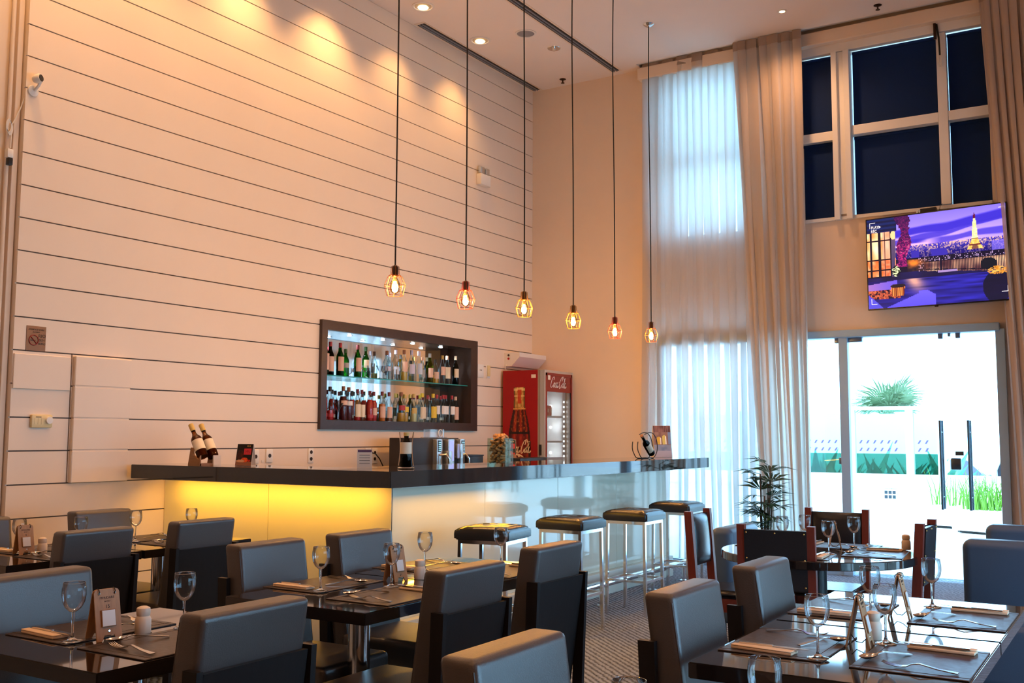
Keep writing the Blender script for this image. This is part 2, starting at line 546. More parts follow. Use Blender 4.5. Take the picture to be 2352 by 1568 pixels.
# raised boarded box and the small cover board beside it
mb = MB()
for lo, hi in zip(zs, zs[1:]):
    a, q = max(lo, 1.06), min(hi, 1.945)
    if q - a > .03:
        mb.box(0, .035, 4.42, 4.885, a + (g if a == lo else 0), q - (g if q == hi else 0), bevel=.004, seg=1)
mb.box(0, .03, 4.425, 4.88, 1.065, 1.94)
struct(mb.build('trim_5', 'white_boards', smooth=0), 'raised boarded box on the left wall', 'trim')
struct(B(0, .012, 3.975, 4.40, 1.70, 1.935, bevel=.003, seg=1).build('trim_6', 'white_boards', smooth=0), 'small cover board left of the raised box', 'trim')
# plain wall beyond the left end of the boarding, with corner trims
struct(B(-.3, -.09, -4.7, 3.97, 0, ZC).build('wall_front_left', 'plaster', smooth=0), 'plain plaster wall left of the boarding', 'wall')
struct(B(-.09, -.045, 3.925, 3.965, 0, ZC, bevel=.006).build('trim_1', 'plaster', smooth=0), 'narrow vertical corner trim', 'trim')
struct(MB().tube([(-.06, 3.895, 0), (-.06, 3.895, ZC)], .014, 10).build('trim_2', 'plaster'), 'round vertical conduit trim', 'trim')
# --- back wall with window openings
HOLES = [(1.62, 3.3, 0, 5.56), (3.3, 5.22, 0, 2.44), (3.38, 3.72, 3.69, 5.50), (3.90, 5.22, 3.69, 5.50)]
mb = sect_rect_holes(MB(), 'y', DB, DB + .22, -.3, 8.1, 0, ZC + .2, HOLES)
struct(mb.build('wall_back', 'plaster', smooth=0), 'pale plaster back wall around the glazing', 'wall')
struct(MB().box(1.55, 3.4, 10.96, 11.02, 2.44, 3.69).box(2.93, 3.4, 10.96, 11.02, 3.69, 5.6).box(1.55, 1.80, 10.96, 11.02, 3.69, 5.6).build('wall_spandrel', 'plaster', smooth=0), 'spandrel panel behind the curtains, recess added for daylight bounce', 'wall')  # invented setback, lets daylight bounce between wall and curtain
# --- unseen sides of the room
struct(B(-.3, 8.1, -4.9, -4.7, 0, ZC).build('wall_front', 'plaster', smooth=0), 'wall behind the viewer', 'wall')
mb = sect_rect_holes(MB(), 'x', 7.9, 8.1, -4.7, 10.9, 0, ZC, [(a, a + 2.5, .0, 2.15) for a in (2.0, 4.8, 7.6)])
struct(mb.build('wall_right', 'plaster', smooth=0), 'right wall with glazed bays', 'wall')
# --- upper window frame (members proud of the wall) and panes
FR = 'frame_white'
mb = MB()
mb.box(3.72, 3.775, 10.66, 10.86, 3.66, 5.465, bevel=.004).box(3.775, 3.845, 10.70, 10.80, 3.72, 5.465).box(3.845, 3.905, 10.66, 10.86, 3.66, 5.465, bevel=.004)
mb.box(4.76, 4.85, 10.695, 10.83, 3.705, 5.465, bevel=.004)
mb.box(3.907, 4.758, 10.70, 10.82, 4.55, 4.65, bevel=.004).box(4.852, 5.22, 10.70, 10.82, 4.55, 4.65, bevel=.004).box(3.38, 3.718, 10.72, 10.84, 4.53, 4.63, bevel=.004)
mb.box(3.36, 5.24, 10.69, 10.76, 5.47, 5.60, bevel=.006)
mb.box(1.80, 2.93, 10.93, 11.0, 4.53, 4.64).box(1.6, 2.95, 10.90, 11.02, 3.62, 3.70).box(1.6, 2.95, 10.90, 11.02, 5.5, 5.6)
mb.box(3.38, 5.22, 10.71, 10.78, 3.665, 3.70)
w1 = struct(mb.build('window_1', FR, smooth=0), 'white mullioned upper window', 'window')
for x0, x1, py in ((1.80, 2.93, 10.975), (3.38, 3.72, 10.84), (3.905, 5.22, 10.84)):
    B(x0, x1, py, py + .008, 3.69, 5.5).build('pane', 'pane', w1, smooth=0)
struct(B(1.5, 7.9, 10.60, DB, 5.56, 5.70, bevel=.01).build('trim_3', 'plaster', smooth=0), 'pale pelmet beam above the upper window', 'trim')
# --- glazed doors below
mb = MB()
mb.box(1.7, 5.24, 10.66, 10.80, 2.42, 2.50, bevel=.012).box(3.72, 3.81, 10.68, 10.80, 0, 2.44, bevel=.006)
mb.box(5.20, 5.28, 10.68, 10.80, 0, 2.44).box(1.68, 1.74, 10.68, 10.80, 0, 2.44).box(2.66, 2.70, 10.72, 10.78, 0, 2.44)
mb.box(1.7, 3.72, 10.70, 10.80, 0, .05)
d1 = struct(mb.build('door_1', 'door_frame_bluelit', smooth=0), 'white framed glass doors to the terrace', 'door')
B(1.74, 2.66, 10.745, 10.755, .05, 2.42).build('side_pane', 'pane', d1, smooth=0)
B(2.70, 3.72, 10.745, 10.755, .05, 2.42).build('side_pane', 'pane', d1, smooth=0)
for x0, x1 in ((3.815, 4.795), (4.805, 5.195)):
    lf = B(x0, x1, 10.745, 10.757, .02, 2.415).build('door_leaf', 'pane', d1, smooth=0)
def pull(x, par):
    m = MB()
    for yy in (10.695, 10.81):
        m.tube([(x, yy, .70), (x, yy, 1.565)], .0125, 10)
    for zz in (.82, 1.45):
        m.tube([(x, 10.695, zz), (x, 10.81, zz)], .008, 8)
    return m.build('pull_handle', 'handle_steel', par)
pull(4.675, d1); pull(4.93, d1)
B(4.755, 4.85, 10.73, 10.775, 1.085, 1.20, bevel=.012).build('lock_box', 'handle_steel', d1)
B(4.80, 4.875, 10.73, 10.77, 1.225, 1.265).build('keeper_plate', 'handle_steel', d1, smooth=0)
for x, ww, zz in ((3.70, .06, 2.37), (3.875, .15, 2.375), (4.70, .045, 2.37), (4.86, .045, 2.37), (4.78, .025, 2.39)):
    B(x - ww / 2, x + ww / 2, 10.72, 10.78, zz, 2.42, bevel=.006).build('patch_fitting', 'patch_fitting', d1)
B(3.69, 3.725, 10.71, 10.77, 1.12, 1.19, bevel=.006).build('side_lock', 'patch_fitting', d1)
# right wall glazing (only seen in reflections)
for i, a in enumerate((2.0, 4.8, 7.6)):
    mb = MB().box(7.96, 8.04, a, a + .05, 0, 2.15).box(7.96, 8.04, a + 2.45, a + 2.5, 0, 2.15).box(7.96, 8.04, a, a + 2.5, 2.08, 2.15).box(7.97, 8.03, a + 1.23, a + 1.27, 0, 2.1)
    wn = struct(mb.build('window_%d' % (i + 2), FR, smooth=0), 'glazed side bay of the dining room', 'window')
    B(7.997, 8.003, a + .05, a + 2.45, 0, 2.08).build('pane', 'pane', wn, smooth=0)
# roller blinds
for (x0, x1, z0, z1, lab) in ((3.37, 3.722, 4.63, 5.475, 'navy roller blind in the narrow upper left window light'), (3.37, 3.722, 3.68, 4.535, 'navy roller blind in the narrow lower left window light'),
                              (3.913, 4.762, 4.65, 5.475, 'wide navy roller blind in the upper middle window light'), (3.913, 4.762, 3.69, 4.552, 'wide navy roller blind right above the television'),
                              (4.853, 5.22, 4.65, 5.472, 'navy roller blind in the upper right window light beside the beige curtain'), (4.853, 5.22, 3.69, 4.552, 'navy roller blind in the lower right window light beside the beige curtain')):
    r = thing('roller_blind', lab, 'blind', ((x0 + x1) / 2, 10.80, z0), 0, 'roller blinds in the upper window')
    h = (x1 - x0) / 2
    B(-h, h, -.002, .002, .02, z1 - z0 - .02).build('blind_cloth', 'blind_navy', r, smooth=0)
    MB().tube([(-h, 0, z1 - z0 - .02), (h, 0, z1 - z0 - .02)], .018, 10).build('roller', 'blind_navy', r)
    B(-h, h, -.006, .006, 0, .02).build('bottom_bar', 'blind_navy', r, smooth=0)
# pull-rod window opener
r = thing('window_opener', 'bronze rod opener hanging on the mullion between the upper blinds', 'window opener', (4.775, 10.68, 5.10))
MB().box(-.03, -.005, -.02, .02, .30, .52, bevel=.004).build('bracket', 'socket_bronze', r)
MB().tube([(0, 0, .45), (.02, -.02, .30), (.025, -.02, .12)], .009, 8).build('rod', 'cord_black', r)
MB().tube([(.02, -.02, .12), (.035, -.02, .12), (.035, -.02, 0), (.02, -.02, 0)], .005, 6, closed=True).build('pull_ring', 'chrome', r)

# ================================================================== CURTAINS
def curtain(name, label, m, x0, x1, lean, y, n, amp, z0, z1, head=.10, seed=1, sharp=1.0, loop=.55):
    rnd = random.Random(seed)
    ph = [rnd.uniform(-.25, .25) for _ in range(n + 2)]
    am = [rnd.uniform(.7, 1.2) for _ in range(n + 2)]
    nu, nv = n * 10, 26
    def pos(u, t):                                   # t: 0 bottom, 1 top
        z = z0 + (z1 - z0) * t
        k = u * n; i = int(min(k, n - 1)); f = k - i
        s = math.sin(2 * math.pi * (f + ph[i] * math.sin(math.pi * f) * .6))
        pinch = .45 + .55 * (1 - t) ** .5 if t < .985 else .4
        a = amp * (am[i] * (1 - f) + am[i + 1] * f) * pinch
        s = math.copysign(abs(s) ** sharp, s)
        xs0, xs1 = (x0 + lean[0] * (1 - t), x1 + lean[1] * (1 - t))
        x = xs0 + (xs1 - xs0) * u + .018 * math.sin(9 * u + 4 * t + seed) * (1 - t) + loop * (xs1 - xs0) / n * math.sin(4 * math.pi * f) * (.4 + .6 * t)
        yy = y + a * s + .012 * math.sin(3 * t * math.pi + 11 * u + seed)
        return Vector((x, yy, z))
    zt = 1 - head / (z1 - z0)
    root = tag(bpy.data.objects.new(name, None), label, 'curtain')
    COL.objects.link(root)
    root.location = (0, 0, 0)
    MB().grid(lambda u, v: pos(u, v * zt), nu, nv).build('curtain_cloth', m, root, smooth=80, fixnormals=False)
    MB().grid(lambda u, v: pos(u, zt + v * (1 - zt)) - Vector((0, .003, 0)), nu, 2).build('heading_tape', 'heading_cloth', root, smooth=80, fixnormals=False)
    return root
curtain('sheer_curtain', 'wide sheer white curtain with pinch pleats behind the bar end', 'sheer_cloth', 1.56, 3.02, (-.05, .06), 10.63, 8, .055, .06, 5.74, seed=3)
curtain('gathered_curtain', 'narrow gathered curtain hanging between the sheer curtain and the glass door', 'gather_cloth', 2.72, 3.45, (.24, .03), 10.48, 6, .045, .05, 5.712, seed=8, sharp=.7)
curtain('side_curtain', 'beige curtain at the right edge beside the television', 'drape_cloth', 5.20, 6.3, (.20, .06), 10.47, 14, .055, .05, 5.71, seed=5, sharp=.8)
struct(B(1.5, 7.9, 10.55, 10.63, 5.745, 5.765).build('trim_4', 'frame_white', smooth=0), 'white curtain rail in the ceiling slot', 'trim')

# ================================================================== BAR
# plinth, glass cladding and counter slab
bar = thing('bar_counter', 'L-shaped bar clad in cream glass panels under a black stone slab', 'bar counter', (0, 0, 0))
mb = MB().box(0.002, 2.20, 5.26, 5.50, 0, 1.08).box(1.95, 2.19, 5.26, 9.70, 0, 1.08)
mb.build('carcass', 'plinth_paint', bar, smooth=0)
def panel(x0, x1, y0, y1):
    B(x0, x1, y0, y1, .20, 1.08, bevel=.0015, seg=1).build('glass_panel', 'bar_glass', bar, smooth=0)
for a, q in ((.003, 1.10), (1.104, 2.208)):
    panel(a, q, 5.248, 5.26)
for a, q in ((5.25, 6.35), (6.354, 7.45), (7.454, 8.55), (8.554, 9.70)):
    panel(2.19, 2.208, a, q)
mb = MB().box(.003, 2.27, 5.19, 5.26, 0, .20, bevel=.008).box(2.19, 2.27, 5.19, 9.72, 0, .20, bevel=.008)
mb.build('plinth', 'plinth_paint', bar)
mb = MB().prism([(.10, 4.86), (2.51, 4.86), (2.51, 10.12), (1.78, 10.12), (1.78, 5.32), (.10, 5.32)], .10, Matrix.Translation((0, 0, 1.08)))
bmesh.ops.bevel(mb.bm, geom=mb.bm.edges[:], offset=.003, segments=2, affect='EDGES')
tag(mb.build('counter_slab', 'stone_black', smooth=30), 'glossy black stone worktop slab running around the bar', 'worktop')
# LED strips under the slab
def strip(name, x0, x1, y0, y1):
    return B(x0, x1, y0, y1, 1.062, 1.078).build(name, 'white_plastic', bar, smooth=0)
strip('light_strip', .15, 2.18, 5.10, 5.13); strip('light_strip', 2.30, 2.33, 5.2, 9.6)
YEL = (1.0, .47, .035)
lamp('led_strip_left', 'AREA', (1.17, 5.10, 1.055), 10, YEL, (R(18), 0, 0), shape='RECTANGLE', size=2.0, size_y=.03)
lamp('led_strip_right', 'AREA', (2.36, 5.9, 1.055), 7, YEL, (0, R(-18), 0), shape='RECTANGLE', size=.03, size_y=1.4)
# foot rail
rail = thing('foot_rail', 'long chrome foot rail on short posts along the bar', 'rail', (2.47, 0, 0))
MB().tube([(0, 5.4, .165), (0, 9.6, .165)], .028, 14).build('rail_tube', 'chrome', rail)
for yy in (5.6, 6.62, 7.68, 8.72, 9.45):
    p = MB().tube([(.02, yy, 0), (.02, yy, .15)], .016, 10).build('post', 'chrome', rail)
    MB().lathe([(0, 0), (.04, 0), (.04, .006), (.018, .012), (0, .012)], 14, (.02, yy, 0)).build('post_base', 'chrome', p)
# back counter along the wall
bc = thing('back_counter', 'dark back counter against the boarded wall below the bottle niche', 'counter', (0, 0, 0))
B(.01, .60, 5.9, 9.9, 0, .86).build('cabinet_body', 'black_wood', bc, smooth=0)
B(.005, .63, 5.88, 9.92, .86, .90, bevel=.004).build('cabinet_top', 'stone_black', bc)

# ------------------------------------------------------------------ bar niche
ni = thing('bottle_niche', 'lit dark-wood framed bottle niche with mirror and glass shelf', 'bar shelf', (0, 0, 0))
mb = sect_rect_holes(MB(), 'x', -.02, .035, 6.925, 9.475, 1.45, 2.455, [(NY0, NY1, NZ0, NZ1)])
mb.build('frame_board', 'niche_wood', ni, smooth=0)
mb = MB().box(-.29, -.02, NY0 - .015, NY0, NZ0, NZ1).box(-.29, -.02, NY1, NY1 + .015, NZ0, NZ1).box(-.29, -.02, NY0, NY1, NZ0 - .015, NZ0).box(-.29, -.285, 9.20, NY1, NZ0, NZ1)
mb.build('lining', 'niche_wood', ni, smooth=0)
B(-.29, -.02, NY0, NY1, NZ1, NZ1 + .012).build('top_panel', 'steel', ni, smooth=0)
B(-.29, -.284, NY0, 9.20, NZ0, NZ1).build('mirror_panel', 'mirror', ni, smooth=0)
gs = B(-.28, -.015, NY0, NY1, 1.945, 1.955).build('glass_shelf', 'shelf_glass', ni, smooth=0)
B(-.015, -.012, NY0, NY1, 1.945, 1.955).build('shelf_edge', 'shelf_edge', gs, smooth=0)
for yy in (7.51, 8.02, 8.52, 9.02):
    s = MB().lathe([(0, -.004), (.032, -.004), (.032, .0), (0, 0)], 16, (-.15, yy, NZ1)).build('puck_light', 'chrome', ni)
    MB().lathe([(0, -.010), (.018, -.008), (.02, -.004), (0, -.004)], 12, (-.15, yy, NZ1)).build('led_lens', 'led_white', s)
for yy in (7.51, 8.02, 8.52, 9.02):
    lamp('niche_led', 'SPOT', (-.15, yy, 2.345), 9, (.84, .95, 1), (0, 0, 0), spot_size=R(150), spot_blend=.8, shadow_soft_size=.015)

# bottles
def bmat(name, c, edge=None, g=1.0):
    if name not in MATS:
        thin_glass(name, c, g * .5, edge or tuple(v * .35 for v in c))
    return name
bmat('g_clear', (.92, .96, .96), (.68, .78, .78)); bmat('g_green', (.10, .42, .08), (.01, .10, .01)); bmat('g_dark', (.05, .06, .03), (.01, .015, .01)); bmat('g_lime', (.55, .62, .08), (.2, .25, .02)); bmat('g_olive', (.25, .30, .05), (.06, .08, .01))
for nm, cc in (('red', (.50, .02, .02)), ('darkred', (.09, .01, .015)), ('orange', (.70, .20, .03)), ('amber', (.62, .32, .04)), ('gold', (.70, .45, .06)), ('brown', (.16, .05, .02)), ('pale', (.75, .70, .35))):
    mat('liq_' + nm, cc, .25)
for nm, cc in (('cream', (.78, .66, .48)), ('white', (.80, .76, .72)), ('peach', (.72, .45, .33)), ('yellow', (.80, .55, .05)), ('redl', (.40, .03, .04)), ('black', (.02, .02, .02)), ('grey', (.35, .33, .32)), ('lilac', (.62, .58, .74)), ('bluel', (.55, .62, .75)), ('gold', (.62, .42, .12)), ('brownl', (.25, .10, .05)), ('greenl', (.02, .10, .03)), ('wine', (.17, .02, .03))):
    mat('p_' + nm, cc, .5)
def bottle(loc, h, r, glass, cap, label, desc, group, liq=None, level=.55, lab=(.22, .52), neck=.36, cat='bottle', rz=0):
    t = thing('liquor_bottle', desc, cat, loc, rz, group)
    hs = h * (1 - neck)                       # shoulder height
    rn = r * .36
    MB().lathe([(0, .002), (r * .9, 0), (r, .008), (r, hs * .90), (r * .92, hs * .97), (r * .62, hs + h * neck * .20), (rn * 1.05, hs + h * neck * .42), (rn, h * .97), (0, h * .97)], 16).build('bottle_glass', glass, t, smooth=50)
    MB().lathe([(0, h), (rn * 1.15, h), (rn * 1.22, h - .004), (rn * 1.2, h * .86), (rn * 1.02, h * .86)], 12).build('cap', cap, t)
    a0, a1 = R(-75), R(65)
    z0, z1 = h * lab[0], h * lab[1]
    rr = r * 1.015
    MB().grid(lambda u, v: Vector((rr * math.cos(a0 + (a1 - a0) * u), rr * math.sin(a0 + (a1 - a0) * u), z0 + (z1 - z0) * v)), 10, 1).build('paper_label', label, t, smooth=60)
    if liq:
        lv = h * level
        prof = [(0, .004), (r * .88, .004), (r * .93, .01), (r * .93, min(lv, hs * .90))]
        if lv > hs * .95:
            prof += [(r * .6, hs + h * neck * .18)]
            lv = hs + h * neck * .18
        prof += [(0, min(lv, hs + h * neck * .18))]
        MB().lathe(prof, 14).build('liquid', liq, t, smooth=50)
    return t
UP = 'upper niche shelf'
def ordn(i):
    return ['first', 'second', 'third', 'fourth', 'fifth', 'sixth', 'seventh', 'eighth', 'ninth', 'tenth', 'eleventh', 'twelfth', 'thirteenth', 'fourteenth', 'fifteenth', 'sixteenth', 'seventeenth', 'eighteenth', 'nineteenth', 'twentieth', 'twenty-first', 'twenty-second', 'twenty-third', 'twenty-fourth'][i]
upper = [  # y, height, radius, glass, cap, label, desc, liquid, level, label span
    (7.105, .335, .036, 'g_green', 'p_brownl', 'p_peach', 'green wine bottle with peach label', 'liq_brown', .5, (.15, .62)),
    (7.205, .330, .037, 'g_dark', 'p_redl', 'p_peach', 'dark wine bottle with red cap', 'liq_brown', .7, (.12, .56)),
    (7.310, .325, .037, 'g_green', 'p_redl', 'p_peach', 'green wine bottle with red cap and tall label', 'liq_brown', .45, (.15, .58)),
    (7.420, .275, .035, 'g_green', 'p_greenl', 'p_grey', 'short green bottle with grey round label', None, 0, (.32, .5)),
    (7.565, .325, .036, 'g_green', 'p_wine', 'p_peach', 'tall green vermouth bottle with maroon cap', 'liq_gold', .35, (.18, .6)),
    (7.718, .320, .036, 'g_green', 'p_greenl', 'p_cream', 'bright green bottle with cream oval label', None, 0, (.33, .58)),
    (8.010, .300, .040, 'g_clear', 'p_brownl', 'p_lilac', 'round clear gin bottle with brown stopper', None, 0, (.30, .45)),
    (8.190, .325, .038, 'g_clear', 'p_lilac', 'p_bluel', 'clear bottle with lilac cap and dark label', None, 0, (.2, .45)),
    (8.290, .330, .037, 'g_clear', 'p_brownl', 'p_peach', 'gold tequila bottle with brown cap', 'liq_gold', .28, (.3, .62)),
    (8.455, .340, .037, 'g_clear', 'p_lilac', 'p_lilac', 'tall clear vodka bottle with lilac cap and label', None, 0, (.25, .55)),
    (8.545, .335, .037, 'g_clear', 'p_lilac', 'p_bluel', 'clear vodka bottle with lilac cap, pale blue label', None, 0, (.25, .6)),
    (8.640, .280, .034, 'g_clear', 'p_brownl', 'p_grey', 'clear bottle with brown cap and grey label', None, 0, (.2, .5)),
    (8.735, .325, .038, 'g_lime', 'p_grey', 'p_peach', 'yellow green bottle with pinkish label', 'liq_brown', .35, (.18, .5)),
    (8.880, .270, .038, 'g_clear', 'p_black', 'p_peach', 'clear bottle with small round cap and orange label', 'liq_amber', .35, (.2, .48)),
    (8.965, .320, .036, 'g_clear', 'p_gold', 'p_peach', 'clear bottle with golden cap and orange crest label', None, 0, (.3, .6)),
    (9.095, .325, .038, 'g_clear', 'p_peach', 'p_cream', 'clear white rum bottle with pink cap', None, 0, (.2, .6)),
    (9.215, .330, .036, 'g_dark', 'p_cream', 'p_cream', 'dark bottle with cream cap and cream label', None, 0, (.25, .55)),
]
for i, (yy, h, r, gl, cp, lb, ds, lq, lv, ls) in enumerate(upper):
    bottle((-.085 - .03 * (i % 2), yy, 1.956), h * .97, r, gl, cp, lb, '%s, %s from left, upper niche shelf' % (ds, ordn(i)), 'bottles on the upper niche shelf', lq, lv, ls)
lower = [
    (7.095, .330, .036, 'g_clear', 'p_grey', 'p_redl', 'red liqueur bottle with grey cap', 'liq_red', .68, (.1, .2)),
    (7.205, .325, .038, 'g_clear', 'p_black', 'p_redl', 'clear bottle part filled with red, black cap', 'liq_red', .3, (.1, .2)),
    (7.365, .335, .040, 'g_clear', 'p_brownl', 'p_peach', 'dark red aperitif bottle with brown cap and band label', 'liq_darkred', .62, (.45, .58)),
    (7.470, .330, .040, 'g_clear', 'p_brownl', 'p_white', 'dark red aperitif bottle with brown cap and white band', 'liq_darkred', .50, (.45, .58)),
    (7.570, .315, .035, 'g_clear', 'p_wine', 'p_cream', 'pink syrup bottle with cream fruit label', 'liq_red', .15, (.12, .52)),
    (7.665, .312, .035, 'g_clear', 'p_wine', 'p_cream', 'dark syrup bottle with cream fruit label', 'liq_brown', .2, (.12, .52)),
    (7.755, .305, .036, 'g_clear', 'p_wine', 'p_redl', 'bright red syrup bottle with maroon cap', 'liq_red', .70, (.1, .22)),
    (7.845, .300, .036, 'g_clear', 'p_wine', 'p_peach', 'deep red syrup bottle with patterned label', 'liq_red', .62, (.2, .45)),
    (7.945, .305, .036, 'g_clear', 'p_wine', 'p_peach', 'orange syrup bottle with peach label', 'liq_orange', .60, (.12, .5)),
    (8.085, .305, .036, 'g_clear', 'p_wine', 'p_peach', 'clear syrup bottle with orange fruit label', 'liq_brown', .12, (.12, .5)),
    (8.250, .310, .044, 'g_clear', 'p_brownl', 'p_redl', 'square whisky bottle with slanted red label', 'liq_amber', .30, (.38, .55)),
    (8.350, .290, .038, 'g_clear', 'p_gold', 'p_yellow', 'whisky bottle with gold cap and yellow label', 'liq_amber', .32, (.35, .55)),
    (8.460, .300, .038, 'g_clear', 'p_gold', 'p_gold', 'clear bottle with olive cap and golden label', 'liq_pale', .4, (.3, .5)),
    (8.640, .315, .042, 'g_clear', 'p_yellow', 'p_cream', 'clear tequila bottle with yellow cap and cream label', None, 0, (.12, .52)),
    (8.800, .315, .042, 'g_clear', 'p_yellow', 'p_yellow', 'clear bottle with yellow cap and label', None, 0, (.15, .55)),
    (8.905, .310, .036, 'g_clear', 'p_redl', 'p_white', 'clear vodka bottle with red cap and white label', None, 0, (.3, .6)),
    (8.985, .310, .036, 'g_clear', 'p_redl', 'p_white', 'clear vodka bottle with red cap and white label', None, 0, (.3, .6)),
    (9.065, .310, .036, 'g_clear', 'p_redl', 'p_white', 'clear vodka bottle with red cap and white label', None, 0, (.3, .6)),
    (9.150, .308, .036, 'g_clear', 'p_redl', 'p_white', 'clear vodka bottle with red cap and white label', None, 0, (.3, .6)),
    (9.255, .300, .038, 'g_clear', 'p_peach', 'p_peach', 'clear square bottle with pink cap and tall label', None, 0, (.12, .6)),
]
for i, (yy, h, r, gl, cp, lb, ds, lq, lv, ls) in enumerate(lower):
    bottle((-.085 - .025 * (i % 2), yy, 1.537), h * .97, r, gl, cp, lb, '%s, %s from left, niche floor' % (ds, ordn(i)), 'bottles on the niche floor', lq, lv, ls)
back = [(7.13, 'g_clear', 'p_grey', 'liq_red'), (7.33, 'g_clear', 'p_black', 'liq_red'), (7.53, 'g_clear', 'p_black', 'liq_red'), (7.62, 'g_clear', 'p_black', 'liq_red'), (7.71, 'g_clear', 'p_black', 'liq_orange'), (7.80, 'g_clear', 'p_black', 'liq_red'),
        (8.30, 'g_clear', 'p_gold', None), (8.55, 'g_olive', 'p_gold', None), (8.72, 'g_clear', 'p_yellow', None), (8.86, 'g_clear', 'p_redl', None), (9.10, 'g_clear', 'p_redl', None)]
for i, (yy, gl, cp, lq) in enumerate(back):
    bottle((-.215, yy + .02, 1.537), .295, .034, gl, cp, 'p_white', '%s bottle from left in the row against the niche mirror' % ordn(i), 'bottles in the back row on the niche floor', lq, .62, (.1, .2))

# stemmed glasses standing in the niche
def small_glass(loc, h, r, kind, desc, group):
    t = thing('bar_glass', desc, 'glass', loc, 0, group)
    if kind == 'martini':
        MB().lathe([(.004, h * .48), (r, h)], 16).build('bowl', 'wine_glass', t)
    elif kind == 'tumbler':
        MB().lathe([(0, .002), (r * .9, 0), (r, h)], 14).build('bowl', 'wine_glass', t)
        return t
    else:
        MB().lathe([(.004, h * .45), (r * .8, h * .55), (r, h * .75), (r * .9, h)], 16).build('bowl', 'wine_glass', t)
    MB().lathe([(0, 0), (r * .75, .001), (r * .7, .004), (.005, .012), (.004, h * .48), (0, h * .48)], 14).build('stem', 'stem_glass', t)
    return t
for i, (yy, zz, h, r, k, ds) in enumerate(((7.09, 1.537, .16, .052, 'martini', 'martini glass left of the bottles on the niche floor, in front of red liqueur'), (7.255, 1.537, .16, .052, 'martini', 'martini glass between the clear and dark red bottles on the niche floor'), (7.86, 1.956, .13, .042, 'martini', 'cocktail glass right of the bright green bottle on the upper niche shelf'), (7.635, 1.956, .12, .035, 'goblet', 'small stemmed glass between the two tall green bottles on the upper niche shelf'), (7.935, 1.956, .13, .036, 'goblet', 'stemmed glass just left of the round gin bottle on the upper niche shelf'), (8.085, 1.956, .11, .033, 'tumbler', 'tumbler just right of the round gin bottle on the upper niche shelf'), (8.13, 1.956, .11, .03, 'tumbler', 'narrow tumbler left of the lilac capped bottle on the upper niche shelf'))):
    small_glass((-.05 if i != 6 else -.13, yy, zz), h, r, k, ds, 'glasses in the bottle niche')

# ================================================================== WALL FITTINGS
def wall_text_frame(x, y, z):          # on a plane facing +x, letters read along +y
    return frame((x, y, z), (0, 1, 0), (0, 0, 1))
r = thing('no_smoking_sign', 'bronze no smoking plate screwed on the white boards', 'sign', (0.0, 4.13, 2.045))
B(0, .004, -.072, .072, -.085, .085, bevel=.001, seg=1).build('plate', 'sign_metal', r, smooth=0)
MB().tube([(.006, -.018 + .034 * math.cos(a), -.012 + .034 * math.sin(a)) for a in [2 * math.pi * k / 28 for k in range(28)]], .0035, 6, closed=True).build('red_ring', 'sign_red', r)
MB().tube([(.006, -.042, .012), (.006, .006, -.036)], .003, 6).build('red_bar', 'sign_red', r)
B(.004, .006, -.040, -.005, -.016, -.010).build('cigarette_symbol', 'ink', r, smooth=0)
for body, yy, zz, s in (('RIO', .043, .018, .033), ('SEM', .043, -.010, .024), ('FUMO', .043, -.035, .020), ('AMBIENTE LIVRE', 0, .060, .016), ('DE FUMO', 0, .043, .012)):
    text(body, s, 'ink', r, wall_text_frame(.0045, yy, zz), name='sign_lettering')
r = thing('thermostat', 'cream thermostat with a round dial on the white boards', 'thermostat', (0.012 - .012, 4.19, 1.485))
B(0, .028, -.078, .078, -.045, .045, bevel=.012).build('housing', 'cream_plastic', r)
MB().lathe([(0, 0), (.026, 0), (.024, .016), (0, .018)], 20, mtx=frame((.028, .045, .006), (0, 1, 0), (0, 0, 1))).build('dial', 'white_plastic', r)
for k in range(3):
    B(.028, .030, -.06 + k * .026, -.044 + k * .026, -.022, .020).build('slot', 'cream_plastic', r, smooth=0)
B(.028, .0295, -.05, -.01, .026, .030).build('marking', 'ink', r, smooth=0)
r = thing('security_camera', 'small white security camera on a round wall base', 'camera', (0, 4.02, 3.775))
MB().lathe([(0, 0), (.04, 0), (.038, .012), (.012, .02), (0, .02)], 20, mtx=frame((0, 0, -.03), (0, 1, 0), (0, 0, 1))).build('base', 'white_plastic', r)
MB().tube([(.02, 0, -.03), (.05, .01, 0), (.06, .015, .025)], .010, 8).build('arm', 'white_plastic', r)
hd = frame((.045, -.005, .045), (-.4, .9, 0), (-.2, 0, 1))
MB().lathe([(0, -.02), (.022, -.02), (.032, 0), (.033, .025), (.030, .034), (0, .036)], 20, mtx=hd).build('head', 'white_plastic', r)
MB().lathe([(0, .0365), (.026, .0365), (.024, .039), (0, .040)], 16, mtx=hd).build('lens', 'dark_plastic', r)
# camera cable with its adaptor and plug on the trims
r = thing('camera_cable', 'thin pale cable running down from the camera to a plug', 'cable', (-.03, 3.9, 3.2))
MB().tube([(.04, .10, .55), (.02, .08, .52), (.0, .06, .42), (0, .03, .34), (0, .0, .28), (0, .0, .12)], .004, 6).build('wire', 'white_plastic', r)
for k in range(4):
    MB().tube([(0, -.02 + .012 * k % 3 * .3 + .018 * math.cos(a), .27 + .045 * math.sin(a) - .006 * k) for a in [2 * math.pi * q / 14 for q in range(14)]], .0035, 6, closed=True).build('coil', 'white_plastic', r)
B(-.02, .02, -.03, .012, .05, .11, bevel=.006).build('socket_box', 'white_plastic', r)
B(-.018, .018, -.02, .012, .0, .05, bevel=.006).build('adaptor', 'dark_plastic', r)
